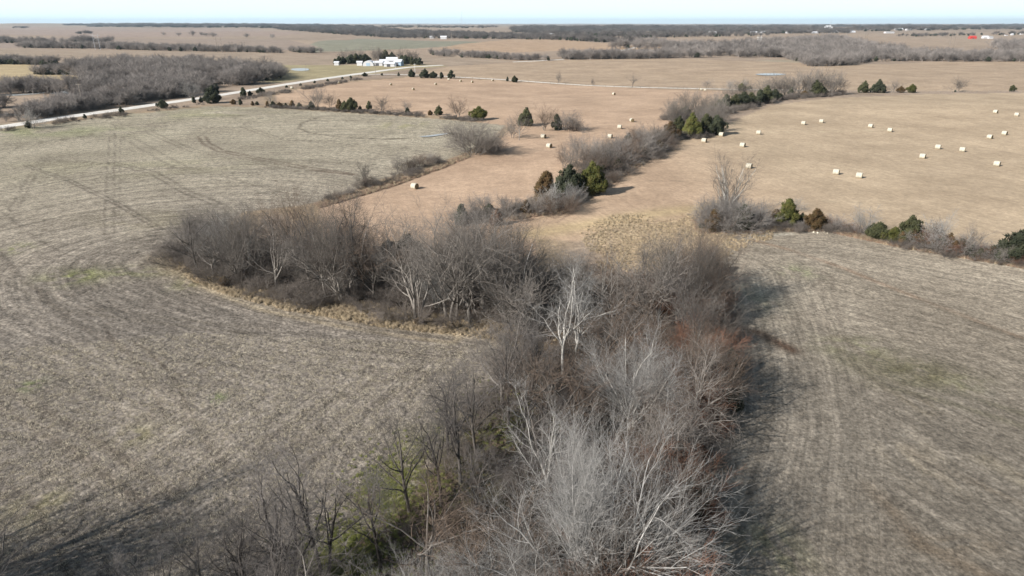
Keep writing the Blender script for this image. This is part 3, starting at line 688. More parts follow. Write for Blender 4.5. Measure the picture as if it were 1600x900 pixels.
def shrub(px, py, hpx, label, var=0, cmat='twig_pale', wide=1.3, group=None):
    p = G1(px, py); taken.append((p[0], p[1]))
    return put_tree('bare_shrub', K['shrub'], var, cut(p), metres(hpx, p), (px * 2.9) % 6.28, label, 'shrub', group, 'twig_brown', cmat, wide)

# ================================================================== hero trees of the near wood
bare(705, 500, 170, 'multi', 'large grey bare tree with several thick stems on the tan grass edge of the wood', 0, wide=1.1)
bare(735, 505, 165, 'spread', 'broad bare tree with pale limbs just right of the thick many-stemmed tree', 1)
bare(652, 497, 150, 'multi', 'leaning bare tree with two dark trunks beside the small rusty bush', 1, wide=1.0)
bare(790, 503, 150, 'silver', 'slim upright bare tree with pale trunks at the tip of the tan grass edge', 0, cmat='twig_grey', wide=.75)
bare(880, 585, 165, 'sycamore', 'bare tree with a twisted chalk white trunk standing in the middle of the wood', 0)
bare(900, 560, 150, 'sycamore', 'tall white limbed bare tree directly behind the twisted white trunk', 1, wide=.8)
bare(930, 955, 300, 'silver', 'huge silvery bare tree with fine fanned branches at the bottom centre of the photo', 0, wide=.86)
bare(988, 672, 150, 'silver', 'round silver grey bare tree with two white trunks above the huge fanned tree', 1, wide=1.15, tmat='bark_white')
bare(790, 990, 170, 'silver', 'low bushy pale grey tree at the bottom edge left of the huge fanned tree', 1, wide=1.2)
bare(668, 1010, 150, 'silver', 'pale bushy bare tree cut by the bottom edge of the photo beside the dark hollow', 0, wide=1.2)
bare(1060, 505, 138, 'silver', 'dense fan shaped grey tree at the right rear corner of the wood', 1, cmat='twig_grey', tmat='bark_grey', wide=1.1)
bare(955, 500, 120, 'spread', "spreading brown bare tree at the wood's rear left of the fan shaped tree", 2, wide=1.1)
bare(860, 790, 200, 'sycamore', 'bare tree with a bright leaning trunk left of the huge fanned tree top', 0, wide=.8, cmat='twig_silver')
bare(1080, 700, 170, 'spread', 'broad bare tree leaning out over the shaded field on the right', 0)
bare(1125, 640, 125, 'spread', 'low bare tree hanging over the right edge of the wood beside the shadow', 1, cmat='twig_brown')
bare(505, 905, 215, 'sparse', 'open dark limbed tree at the lower left with widely forked stems', 0)
bare(455, 925, 210, 'sparse', 'bare tree with a long bowed dark trunk left of the widely forked tree', 1)
bare(322, 920, 145, 'sycamore', 'small bare tree with one white low limb near the bottom left', 0, tmat='bark_grey', cmat='twig_dark', wide=.8)
bare(400, 960, 190, 'sparse', 'sprawling bare tree with crossing dark limbs at the bottom left', 1)
bare(595, 890, 190, 'slender', 'dark slender tree standing in the green grass patch at the lower left', 1)
bare(720, 755, 175, 'slender', 'dark slender tree at the left edge of the near strip beside a dark hollow', 0)
bare(745, 715, 160, 'slender', 'upright dark tree behind the hollow in the near strip', 2)
bare(690, 790, 170, 'slender', 'slightly leaning dark tree on the mossy bank of the near strip', 1)
bare(700, 710, 150, 'slender', 'thin dark tree at the outer left edge of the near strip', 0)
bare(640, 800, 170, 'slender', 'dark leaning tree right above the bright green grass patch', 2)
bare(795, 665, 145, 'slender', 'straight dark tree in the middle of the near strip', 0)
bare(830, 625, 130, 'slender', 'dark thin tree left of the twisted white trunk', 1)
bare(510, 470, 130, 'spread', 'pale limbed bare tree near the middle of the left arm of the wood', 0, tmat='bark_grey', wide=.95)
bare(432, 452, 120, 'spread', 'bare tree with two light trunks in the left arm of the wood', 1, tmat='bark_grey', wide=.95)
bare(375, 440, 110, 'silver', 'pale feathery bare tree near the left tip of the wood', 0, cmat='twig_grey', tmat='bark_grey', wide=.9)
bare(310, 425, 95, 'slender', 'outermost dark tree at the left tip of the wood', 2)
bare(590, 440, 85, 'sycamore', 'pale limbed bare tree in front of the dark gap of the wood', 1, wide=.8)
cedar(655, 507, 13, 'small rusty bush on the tan grass in front of the wood', 2, 'cedar_rust', 1.1)
cedar(352, 447, 17, 'dark low evergreen bush at the foot of the left arm of the wood', 2, 'cedar_rust', 1.0)
cedar(722, 352, 34, 'dark cedar wrapped in pale twigs on the rear edge of the wood', 0, 'cedar_dark')
cedar(776, 352, 26, 'small rust red leafed tree on the rear edge of the wood', 1, 'leaf_rust', .9, name='leafy_tree', cat='tree')
cedar(1105, 432, 42, 'dark green cedar hidden behind the fan shaped tree at the wood corner', 0, 'cedar_dark', 1.2)
cedar(1048, 425, 34, 'dark slim cedar poking above the rear corner of the wood', 3, 'cedar_dark', 1.0)
cedar(1138, 590, 50, 'dark cedar on the right edge of the wood beside the brown ditch', 1, 'cedar_dark')
cedar(1135, 640, 42, 'dark green cedar low on the right edge of the wood in the shade', 2, 'cedar_dark')
cedar(640, 425, 60, 'blackish cedar in the gap of the left arm of the wood', 1, 'cedar_dark', 1.3)
cedar(610, 425, 50, 'smaller blackish cedar left of its twin in the gap of the wood', 0, 'cedar_dark', 1.3)
cedar(1000, 545, 36, 'rusty leaf holding oak in the centre of the wood', 2, 'leaf_rust', 1.0, name='leafy_tree', cat='tree')
cedar(1060, 690, 46, 'dull red brown leafed tree behind the huge fanned tree', 1, 'leaf_rust', 1.1, name='leafy_tree', cat='tree')
cedar(1088, 722, 34, 'dark red leafed bush under the broad leaning tree', 2, 'leaf_rust', 1.0, name='leafy_tree', cat='tree')
cedar(1075, 800, 60, 'dark green cedar in the shadow at the right of the huge fanned tree', 1, 'cedar_dark', 1.2)

# the rest of the wood: packed trees, by area
def in_poly_points(poly, spacing, seed, margin=0.0):
    rng = np.random.default_rng(seed); lo = poly.min(0); hi = poly.max(0); out = []
    n = int((hi[0] - lo[0]) * (hi[1] - lo[1]) / spacing ** 2 * 12)
    c = rng.uniform(lo, hi, (n, 2)); c = c[sdist(c[:, 0], c[:, 1], poly) > margin]
    for q in c:
        if all((q[0] - a[0]) ** 2 + (q[1] - a[1]) ** 2 > spacing ** 2 for a in out): out.append(q)
    return np.array(out)
ARM = polyW([(240, 380), (815, 400), (815, 540), (240, 540)]); fill = in_poly_points(WOOD, 3.35, 5, .6)
inarm = inside(fill[:, 0], fill[:, 1], ARM); fb = in_poly_points(WOOD, 4.1, 6, 1.4)
fill = np.concatenate([fill[inarm], fb[~inside(fb[:, 0], fb[:, 1], ARM)]])
def project(p):
    d = p[1] * CP + (CAM_H - p[2]) * SP
    v = p[1] * SP - (CAM_H - p[2]) * CP
    return 800 + FPX * p[0] / d, 450 - FPX * v / d
rngf = random.Random(9)
HOLES = [(890, 640, 55), (780, 790, 60), (845, 560, 35), (1000, 470, 28), (930, 530, 30), (1110, 700, 40), (660, 860, 50)]
LOOK = {'mid': 'small twiggy grey', 'spread': 'broad crowned grey', 'multi': 'multistemmed grey', 'slender': 'thin dark trunked', 'silver': 'feathery upright', 'sparse': 'open dark limbed', 'sycamore': 'pale limbed'}
for q in fill:
    if any((q[0] - a[0]) ** 2 + (q[1] - a[1]) ** 2 < 2.3 ** 2 for a in taken): continue
    p = (q[0], q[1], gz(q[0], q[1])); px, py = project(p)
    if py > 1330 or px < -100: continue
    tm = None
    if any(((px - hx) / hr) ** 2 + ((py - hy) / (hr * .8)) ** 2 < 1 for hx, hy, hr in HOLES): continue
    if px < 815 and py < 530:
        if py > 492 and rngf.random() < .6: continue
        kind = rngf.choice(['spread', 'spread', 'multi', 'slender', 'silver', 'sycamore']); H = rngf.choice([7.0, 8.5, 9.5, 10.5, 11.5, 13.5]) * rngf.uniform(.93, 1.07)
        tm = 'bark_dark' if rngf.random() < .5 else None
        if py < 425: H *= .85
        where = 'left tip' if px < 400 else 'middle' if px < 600 else 'right end'
        zone = ('rear' if py < 440 else 'front') + ' of the left arm\'s ' + where; g = 'bare trees of the left arm of the wood'
    elif py < 600:
        kind = rngf.choice(['spread', 'multi', 'spread', 'slender', 'mid']); H = rngf.uniform(7.0, 10.5)
        if py < 470: H *= .72
        zone = ('rear corner' if py < 480 else 'right side' if px > 980 else 'centre') + ' where the wood\'s arms meet'; g = 'bare trees where the arms of the wood meet'; tm = 'bark_dark' if rngf.random() < .4 else None
    elif px > 880:
        kind = rngf.choice(['spread', 'silver', 'multi', 'slender']); H = rngf.uniform(6.0, 9.8)
        zone = ('far' if py < 700 else 'middle' if py < 900 else 'near') + ' end of the near strip\'s right side'; g = 'bare trees on the right side of the near strip'
    elif px > 600 and py < 950:
        if rngf.random() < .12: continue
        kind = rngf.choice(['slender', 'slender', 'sparse', 'spread']); H = rngf.uniform(8, 11)
        zone = ('far' if py < 700 else 'middle' if py < 820 else 'near') + ' end of the near strip\'s left side'; g = 'bare trees on the left side of the near strip'
    else:
        if rngf.random() < .3: continue
        kind = rngf.choice(['sparse', 'slender', 'spread']) if px < 620 else rngf.choice(['silver', 'spread', 'slender']); H = rngf.uniform(8, 11.5) * (.85 if px > 620 else 1)
        zone = 'bottom edge of the photo, ' + ('left' if px < 500 else 'middle' if px < 800 else 'right') + ' of it'; g = 'bare trees at the bottom edge of the photo'
    cm = None; look = LOOK[kind]
    if kind in ('silver', 'sycamore') and rngf.random() < .75: cm = 'twig_grey'; tm = 'bark_grey'
    elif kind in ('spread', 'multi') and rngf.random() < .3: cm = 'twig_brown'; look = look.replace('grey', 'brown')
    if px > 830 and py > 470 and cm is None and rngf.random() < .6: cm = 'twig_brown'; tm = 'bark_dark' if rngf.random() < .5 else None; look = look.replace('grey', 'brown')
    if kind in ('spread', 'multi') and py < 700 and rngf.random() < .12: tm = 'bark_white'; look = look + ' white trunked'
    put_tree('bare_tree', K[kind], rngf.randrange(3), cut(p), H, rngf.uniform(0, 6.28), look + ' tree at the ' + zone, 'tree', g, tm, cm, rngf.uniform(.85, 1.2))

# trees beyond the bottom left corner, they shade the field
for k, (px, py, h) in enumerate([(1112, 452, 9), (1120, 480, 9.5), (1100, 500, 9), (1122, 520, 8), (1112, 548, 8.5), (1120, 575, 8), (1108, 605, 8.5), (1112, 630, 7.5), (1095, 660, 8), (1085, 700, 7.5), (1072, 745, 8), (1058, 800, 8), (1048, 860, 8), (1040, 930, 9), (1030, 1010, 9)]):
    px -= 30; p = G1(px, py); put_tree('bare_tree', K[['spread', 'multi', 'bush'][k % 3]], k, cut(p), h * (.6 if k % 3 == 2 else 1), k * 1.9, ['brown branched', 'multistemmed', 'low bushy'][k % 3] + ' tree on the wood\'s right rim ' + ('beside the rear corner' if py < 530 else 'by the dark cedars' if py < 650 else 'along the near strip'), 'tree', 'bare trees on the right rim of the wood', 'bark_dark', ['twig_brown', 'twig_grey', 'twig_red'][k % 3])
OFF = polyW([(-460, 1000), (-260, 950), (-130, 960), (-110, 1080), (20, 1190), (250, 1210), (430, 1190), (430, 1500), (-700, 1500)])
for k, q in enumerate(in_poly_points(OFF, 3.5, 8)):
    put_tree('bare_tree', K[['spread', 'spread', 'multi'][k % 3]], k, cut((q[0], q[1])), 11.0 + (k * 7 % 5) * .7 if q[0] < -22 else 8.5, k * 1.3, ['broad', 'dark spreading', 'multistemmed'][k % 3] + ' bare tree mostly cut off by the bottom left corner of the photo', 'tree', 'bare trees off the bottom left corner', None, 'twig_dark')
for k, (px, py, h) in enumerate([(255, 975, 6.5), (380, 960, 8)]):
    p = G1(px, py); put_tree('bare_tree', K['slender' if k % 2 else 'sparse'], k, cut(p), h, k * 1.3, ['left', 'right'][k] + ' of two small bare trees in the shade at the bottom left', 'tree', 'small bare trees in the bottom left shade')

# ================================================================== hedges, creek line and single trees
L_ = 'hedge behind the left field'
bare(425, 163, 18, 'mid', 'faint small bare tree at the left end of the ' + L_, 0)
bare(496, 171, 33, 'mid', 'widest bare tree in the ' + L_, 1, wide=1.15)
bare(516, 168, 21, 'mid', 'small bare tree just right of the widest tree in the ' + L_, 2)
bare(598, 175, 22, 'mid', 'round bare tree halfway along the ' + L_, 0, wide=1.1)
bare(634, 176, 18, 'mid', 'thin little bare tree between two gaps of the ' + L_, 2)
bare(716, 184, 29, 'mid', 'dense brown bare tree beside the round cedar at the back of the left field', 1, wide=1.15, cmat='twig_brown')
cedar(748, 187.5, 18, 'round bushy cedar standing alone with a long shadow at the back of the left field', 2, 'cedar_olive', 1.25)
cedar(487, 171, 13, 'dark cedar under the widest bare tree of the ' + L_, 1, 'cedar_dark')
cedar(531, 173, 15, 'left cedar of the dark cedar clump in the ' + L_, 0, 'cedar_rust')
cedar(539, 174, 14, 'middle cedar of the dark cedar clump in the ' + L_, 1, 'cedar_green')
cedar(549, 174, 18, 'tallest cedar of the dark cedar clump in the ' + L_, 2, 'cedar_green')
cedar(577, 172, 12, 'leaning small cedar standing free in the ' + L_, 0, 'cedar_green')
cedar(563, 173, 7, 'tiny cedar right of the dark cedar clump', 1, 'cedar_dark')
cedar(672, 180, 7, 'low cedar bush left of the pointed cedar in the ' + L_, 2, 'cedar_rust')
cedar(686, 180, 13, 'pointed cedar left of the dense brown bare tree', 1, 'cedar_green')
cedar(637, 177, 8, 'small cedar under the thin bare tree in the ' + L_, 1, 'cedar_dark')
for k, (px, py, h) in enumerate([(418, 166, 8), (427, 167, 9), (437, 168, 8), (447, 168, 7), (457, 168, 11), (468, 168, 8), (365, 163, 8), (376, 164, 9), (395, 165, 7), (402, 164, 6)]):
    cedar(px, py, h, 'low dark cedar in the row between the road and the widest hedge tree', k, 'cedar_dark' if k % 2 else 'cedar_rust', 1.2, 'low cedars in a row behind the left field')
cedar(334, 161, 26, 'tall dark cedar beside the gravel road at the corner of the left field', 1, 'cedar_dark', 1.2)
cedar(381, 151, 14, 'dark pointed cedar on the near side of the gravel road', 0, 'cedar_dark', 1.2)
cedar(391, 150, 8, 'low cedar right next to the pointed cedar by the gravel road', 2, 'cedar_dark')
cedar(408, 147, 10, 'round cedar on the road edge above the low cedar row', 2, 'cedar_dark', 1.2)
cedar(255, 169, 13, 'dark rounded cedar bush alone beside the gravel road', 2, 'cedar_dark', 1.2)
cedar(190, 178, 11, 'small scruffy cedar by the gravel road left of the rounded one', 1, 'cedar_dark')
cedar(133, 185, 7, 'tiny cedar on the verge of the gravel road', 0, 'cedar_dark', 1.2)
cedar(303, 161, 10, 'left of two small cedars beside the tall roadside cedar', 0, 'cedar_dark')
cedar(315, 160, 9, 'right of two small cedars beside the tall roadside cedar', 1, 'cedar_dark')
cedar(45, 200, 11, 'dark cedar at the foot of the pale bare tree by the road', 1, 'cedar_dark', 1.1)
bare(52, 201, 27, 'mid', 'pale bare tree by the gravel road at the far left', 0, cmat='twig_silver', wide=1.2)
bare(303, 158, 28, 'mid', 'pale rounded bare tree across the road from the tall roadside cedar', 1, cmat='twig_silver', wide=1.1)
bare(740, 241, 42, 'bush', 'large rounded grey thicket bush alone at the mouth of the left field ditch', 0, wide=1.15, name='bare_bush', cat='bush')
bare(768, 238, 22, 'bush', 'lower grey bush trailing right of the large rounded one', 1, name='bare_bush', cat='bush')
bare(811, 219, 42, 'spread', 'pale bare tree in the clump left of the far hay bales', 0, wide=1.0)
bare(800, 216, 28, 'mid', 'small bare tree at the left end of the clump near the far hay bales', 1)
cedar(822, 197, 28, 'dark green spiky cedar behind the clump near the far hay bales', 1, 'cedar_green', 1.1)
bare(850, 204, 34, 'mid', 'brownish bare tree in the middle of the clump near the far hay bales', 2, wide=1.1, cmat='twig_brown')
cedar(870, 203, 24, 'narrow dark cedar in the clump near the far hay bales', 0, 'cedar_dark')
shrub(888, 204, 27, 'tall grey shrub at the right end of the clump near the far hay bales', 0)
shrub(898, 203, 17, 'lower grey shrub trailing off the clump near the far hay bales', 1)
for k, (px, py, h) in enumerate([(515, 312, 14), (524, 309, 12), (566, 294, 16), (574, 291, 20), (586, 288, 14), (632, 266, 18), (645, 263, 22), (657, 260, 24), (669, 257, 22), (680, 254, 16)]):
    shrub(px, py, h * .75, 'brown leafless shrub in the ditch between the left field and the hay', k, 'twig_brown' if k % 2 else 'twig_grey', 1.4, 'shrubs in the ditch beside the left field')
bare(571, 290, 34, 'mid', 'thin pale bare tree standing over the ditch shrubs left of the white bale', 0, wide=.8)
bare(620, 270, 26, 'mid', 'small twiggy bare tree in the ditch above the white bale', 1, wide=.9)
# creek line
cedar(852, 322, 54, 'left cedar of the three by the creek with bare twigs over its front', 0, 'cedar_rust', 1.15)
cedar(888, 308, 50, 'middle cedar of the three large ones by the creek', 1, 'cedar_dark', 1.1)
cedar(925, 304, 51, 'olive green right hand cedar of the three by the creek with a clear shadow', 1, 'cedar_olive', 1.05)
bare(866, 330, 40, 'mid', 'white stemmed bare sapling in front of the left creek cedar', 0, tmat='bark_white', cmat='twig_silver')
bare(893, 322, 34, 'mid', 'forked white stemmed sapling in front of the middle creek cedar', 1, tmat='bark_white', cmat='twig_silver', wide=.8)
bare(893, 268, 50, 'spread', 'pinkish grey bare tree behind the three creek cedars', 1, wide=.95)
bare(912, 262, 44, 'mid', 'bare tree right behind the olive creek cedar', 2)
cedar(981, 233, 24, 'small dark cedar in the grey brush up the creek', 1, 'cedar_dark')
for k, (px, py, h) in enumerate([(932, 262, 40), (950, 256, 40), (968, 252, 38), (985, 244, 38), (1005, 238, 38), (1022, 232, 34), (905, 250, 36), (880, 262, 30), (760, 335, 34), (745, 340, 30), (790, 338, 28), (995, 225, 26), (1030, 226, 28)]):
    bare(px, py, h, 'mid', 'grey bare tree in the creek thicket ' + ('between the wood and the large cedars' if py > 300 else 'right behind the large cedars' if py > 250 else 'close to the rusty creek cedar'), k, 'bare trees in the creek thicket', cmat=['twig_pale', 'twig_grey', 'twig_dark', 'twig_brown'][k % 4], wide=1.05)
for k, (px, py, h) in enumerate([(830, 335, 26), (843, 333, 28), (870, 335, 30), (880, 330, 28), (900, 318, 24), (915, 280, 34), (930, 275, 36), (945, 270, 34), (960, 262, 34), (943, 252, 30), (975, 255, 32), (990, 248, 32),
                                 (1003, 243, 32), (1015, 238, 30), (1027, 233, 26), (968, 240, 26), (1000, 228, 24), (1038, 222, 22), (955, 285, 16), (812, 332, 18), (795, 330, 22)]):
    shrub(px, py, h, 'grey leafless bush in the creek brush ' + ('in front of the three large cedars' if py > 300 else 'just behind the three large cedars' if py > 268 else 'halfway to the cedar clump' if py > 245 else 'close below the cedar clump'), k, ['twig_pale', 'twig_grey', 'twig_brown', 'twig_grey'][k % 4], 1.2, 'grey bushes along the creek')
cedar(1046, 219, 28, 'rusty orange cedar at the near end of the creek cedar clump', 2, 'cedar_rust', 1.0)
cedar(1060, 208, 26, 'dark olive cedar just behind the rusty orange one by the creek', 1, 'cedar_green', 1.0)
cedar(1080, 214, 36, 'tall olive cedar in the middle of the creek cedar clump', 1, 'cedar_olive', 1.05)
cedar(1101, 211, 32, 'dark cedar right of the tall olive one in the creek clump', 0, 'cedar_green', 1.15)
cedar(1118, 211, 30, 'last dark cedar at the right of the creek clump by the bales', 2, 'cedar_dark', 1.0)
for k, (px, py, h) in enumerate([(1004, 247, 17), (965, 266, 19), (1030, 237, 18), (912, 294, 26), (942, 276, 18), (822, 334, 22), (765, 338, 20)]):
    cedar(px, py, h, 'dark cedar half hidden in the grey brush along the creek', k, ['cedar_dark', 'cedar_green', 'cedar_rust'][k % 3], 1.1, 'half hidden cedars along the creek')
cedar(1070, 182, 16, 'yellow green cedar in the brush behind the creek cedar clump', 2, 'cedar_olive')
for k, (px, py, h) in enumerate([(1050, 185, 28), (1063, 190, 34), (1076, 183, 26), (1090, 190, 36), (1103, 195, 38), (1116, 196, 36), (1122, 205, 30), (1045, 180, 22), (1052, 198, 34), (1060, 200, 34), (1094, 205, 36), (1108, 207, 34), (1070, 172, 28), (1085, 168, 26), (1125, 190, 30), (1127, 180, 28)]):
    bare(px, py, h, 'mid', 'slim grey bare tree around the creek cedar clump', k, 'bare trees around the creek cedars', wide=.85)
for k, (px, py, h) in enumerate([(1133, 172, 18), (1147, 170, 17), (1160, 168, 18), (1173, 166, 16), (1186, 163, 17), (1196, 161, 20), (1210, 157, 13), (1122, 174, 14)]):
    cedar(px, py, h, 'dark cedar in the row where the creek bends away to the right', k, ['cedar_dark', 'cedar_green'][k % 2], 1.2, 'dark cedars where the creek bends')
for k, (px, py, h) in enumerate([(1130, 160, 20), (1145, 157, 22), (1160, 157, 24), (1175, 155, 22), (1190, 154, 24), (1203, 152, 24), (1215, 152, 28), (1227, 151, 27), (1238, 151, 29), (1250, 150, 31), (1262, 150, 32), (1273, 149, 32), (1285, 149, 28), (1300, 148, 28), (1309, 147, 24),
                                 (1098, 172, 18), (1112, 167, 18)]):
    bare(px, py, h * 1.18, 'mid', 'grey bare tree in the row along the top edge of the right hay field', k, 'bare trees along the top of the right hay field', wide=.95)
cedar(1235, 152, 12, 'small dark cedar at the foot of the bare row on the right hay field edge', 0, 'cedar_dark')
cedar(1256, 152, 8, 'low rust brown cedar under the bare row on the right hay field edge', 2, 'cedar_rust', 1.2)
cedar(1274, 151, 19, 'tallest green cedar under the bare row on the right hay field edge', 1, 'cedar_green', 1.1)
cedar(1286, 150, 10, 'low cedar right of the tallest one under the bare row', 2, 'cedar_green')
cedar(1349, 145, 18, 'pointed left cedar of the isolated pair on the hay field crest', 1, 'cedar_green', 1.05)
cedar(1372, 145, 20, 'broad right cedar of the isolated pair on the hay field crest', 1, 'cedar_dark', 1.25)
cedar(1363, 145, 13, 'small cedar squeezed between the pair on the hay field crest', 0, 'cedar_dark')
bare(1394, 144.5, 17, 'mid', 'pinkish bare tree between the cedars on the hay field crest', 0, wide=1.3)
cedar(1407, 145, 10, 'low rusty cedar left of the olive one on the hay field crest', 2, 'cedar_rust', 1.1)
cedar(1424, 145, 13, 'wide olive cedar on the hay field crest', 2, 'cedar_olive', 1.15)
bare(1495, 143.5, 20, 'mid', 'single open bare tree on the field crest at the right', 2, wide=1.2)
cedar(1581, 143, 10, 'lone cedar on the field crest near the right edge of the photo', 2, 'cedar_green')
cedar(1492, 144, 4, 'tiny cedar under the single open bare tree on the crest', 1, 'cedar_dark')
# north lane trees
bare(988, 136.5, 19, 'spread', 'wide crowned bare tree standing alone beside the gravel lane', 0, wide=1.25)
bare(926, 134.5, 11, 'mid', 'thin broken snag beside the gravel lane', 0, wide=.5, cmat='twig_dark')
bare(872, 130, 16, 'mid', 'faint slim bare tree at the gravel lane between cedar and snag', 1, wide=.6)
bare(1105, 139, 14, 'mid', 'small bare tree beside the pair of bales at the gravel lane', 2, wide=1.2)
bare(1141, 139.5, 13, 'mid', 'pale thin bare tree at the right end of the gravel lane', 0, cmat='twig_silver')
bare(1161, 139, 14, 'mid', 'pale spreading bare tree above the green bush at the lane end', 1, wide=1.3, cmat='twig_silver')
cedar(1158, 141, 8, 'bright green bush at the end of the gravel lane', 2, 'cedar_olive', 1.2)
cedar(1171, 140, 6, 'low green bush right of the bright one at the lane end', 2, 'cedar_green', 1.2)
cedar(804, 128.5, 10, 'round dark cedar by the lane in the upper middle of the photo', 1, 'cedar_green', 1.3)
cedar(793, 127, 7, 'smaller cedar just left of the round one by the lane', 0, 'cedar_dark')
cedar(643, 120.5, 12, 'leftmost full cedar of the row where the lane leaves the farm', 1, 'cedar_dark', 1.2)
for k, (px, py, h) in enumerate([(664, 122, 14), (677, 122, 10), (690, 123, 10), (705, 123, 13)]):
    cedar(px, py, h, ['tall left cedar of the close row by the lane', 'narrow second cedar of the close row by the lane', 'wide third cedar of the close row by the lane', 'right end cedar of the close row by the lane'][k], k + 1, 'cedar_dark', 1.25)
cedar(570, 119.5, 6, 'low dark bush at the road junction below the farm', 2, 'cedar_dark', 1.5)
cedar(597, 118, 4, 'tiny bush right of the road junction below the farm', 2, 'cedar_dark')
cedar(623, 119, 6, 'small pointed bush by the lane left of the cedar row', 0, 'cedar_dark')
for k, (px, py) in enumerate([(535, 124), (512, 127), (492, 130), (470, 134), (448, 137), (548, 122)]):
    cedar(px, py, 4, 'tiny bush on the near verge of the road below the farm', 2, 'cedar_dark', 1.6, 'tiny bushes on the road verge', lo=True)
# farmstead trees
for k, (px, py, h, lab) in enumerate([(530, 100.5, 12, 'broad dark evergreen at the left end of the farmstead'), (557, 99.5, 15, 'tallest dark evergreen left of the white sheds'), (571, 98, 13, 'dark evergreen just behind the left white shed'),
                                      (546, 100, 12, 'lower evergreen left of the tallest one at the farm'), (603, 95, 16, 'brown tinted evergreen behind the middle white shed'), (613, 94, 12, 'small evergreen behind the tall white barn'),
                                      (634, 100, 13, 'dark evergreen at the right side of the white barn'), (644, 101, 12, 'round evergreen second right of the white barn'), (656, 101.5, 11, 'last evergreen at the right end of the farmstead')]):
    cedar(px, py, h, lab, k, ['cedar_dark', 'cedar_green', 'cedar_dark'][k % 3], 1.25, lo=False)
for k, (px, py, h) in enumerate([(524, 101, 9), (536, 100, 11), (550, 99, 13), (563, 98, 12), (628, 99, 12), (639, 100, 11), (650, 101, 10), (596, 95, 12)]):
    cedar(px, py, h, 'dark evergreen in the shelter belt around the farmstead', k, 'cedar_dark', 1.4, 'evergreens in the farm shelter belt')
for k, (px, py, h) in enumerate([(540, 99, 19), (565, 97, 20), (585, 96, 21), (592, 96, 19), (625, 96, 18), (640, 97, 18), (550, 97, 18), (650, 97, 14)]):
    bare(px, py, h, 'mid', 'tall bare tree behind the farmstead sheds', k, 'bare trees behind the farmstead', wide=1.1)
# right hedge
bare(1133, 346, 96, 'vase', 'tall fan shaped pale bare tree rising from the bushes between the fields', 0, wide=1.15, tmat='bark_white')
cedar(1115, 362, 36, 'left cedar tangled in twigs under the tall fan shaped tree', 0, 'cedar_rust', 1.2)
cedar(1158, 361, 42, 'dark cedar right under the tall fan shaped tree', 1, 'cedar_dark', 1.1)
cedar(1097, 358, 10, 'small dark bush at the left foot of the tall fan shaped tree', 2, 'cedar_dark', 1.2)
cedar(1145, 362, 12, 'small olive bush below the tall fan shaped tree', 2, 'cedar_green', 1.2)
for k, (px, py, h) in enumerate([(1103, 352, 36), (1112, 360, 42), (1124, 360, 44), (1136, 362, 46), (1150, 362, 44), (1163, 358, 46), (1172, 355, 36), (1128, 350, 42), (1180, 355, 26), (1190, 355, 18), (1142, 350, 44)]):
    shrub(px, py, h, 'dense grey bush ' + ('left of' if px < 1122 else 'right of' if px > 1152 else 'straight under') + ' the tall fan shaped tree', k, 'twig_pale', 1.1, 'grey bushes below the fan shaped tree')
cedar(1228, 354, 44, 'bright olive green cedar left in the hedge between the right fields', 0, 'cedar_olive', 1.2)
cedar(1211, 348, 22, 'rusty little cedar at the left of the bright olive one', 2, 'cedar_rust')
cedar(1252, 352, 20, 'small dark cedar between the olive and the rusty brown one', 1, 'cedar_dark')
cedar(1272, 358, 33, 'bushy rusty brown cedar in the hedge between the right fields', 1, 'cedar_rust', 1.3)
cedar(1260, 358, 11, 'low reddish bush at the left foot of the rusty brown cedar', 2, 'cedar_rust')
bare(1246, 330, 20, 'mid', 'thin pale bare sapling in the hay just above the hedge', 0, cmat='twig_silver')
bare(1350, 368, 42, 'mid', 'pale bare tree in the hedge left of the round dark cedar', 1, cmat='twig_silver', wide=1.1)
cedar(1370, 374, 28, 'round dark green cedar in the hedge between the right fields', 2, 'cedar_green', 1.25)
cedar(1396, 380, 26, 'olive brown low cedar in front of the tall hedge cedar', 2, 'cedar_olive', 1.2)
cedar(1419, 381, 45, 'tall dark cedar with a rusty foot in the right hedge', 1, 'cedar_green', 1.15)
bare(1464, 388, 52, 'mid', 'pale bare tree right of the tall hedge cedar', 2, cmat='twig_silver', wide=.9)
cedar(1480, 391, 28, 'orange brown cedar under the pale hedge trees', 1, 'cedar_rust', 1.0)
cedar(1500, 396, 24, 'dark olive cedar right of the orange brown one', 2, 'cedar_green', 1.1)
bare(1508, 397, 44, 'mid', 'bare tree with a white trunk near the right end of the hedge', 0, tmat='bark_white', wide=.9)
bare(1450, 384, 40, 'mid', 'faint bare tree just right of the tall hedge cedar', 1, wide=.8)
cedar(1584, 410, 52, 'large grey green cedar at the right edge of the photo', 1, 'cedar_dark', 1.35)
bare(1568, 412, 30, 'mid', 'small bare tree with a crooked white trunk before the grey green cedar', 0, tmat='bark_white', wide=.8)
cedar(1545, 402, 16, 'small rusty bush left of the large grey green cedar', 2, 'cedar_rust', 1.2)
for k, (px, py, h) in enumerate([(1292, 356, 18), (1305, 358, 22), (1318, 361, 16), (1330, 364, 16), (1342, 368, 16), (1432, 384, 24), (1445, 388, 28), (1458, 391, 28), (1470, 393, 26), (1490, 397, 24), (1515, 400, 28), (1526, 402, 24),
                                 (1537, 404, 22), (1555, 408, 24), (1565, 404, 26), (1598, 416, 20), (1384, 378, 14), (1240, 356, 14)]):
    shrub(px, py, h, 'grey leafless bush filling the hedge between the right fields', k, 'twig_pale' if k % 3 else 'twig_red', 1.25, 'grey bushes in the hedge between the right fields')

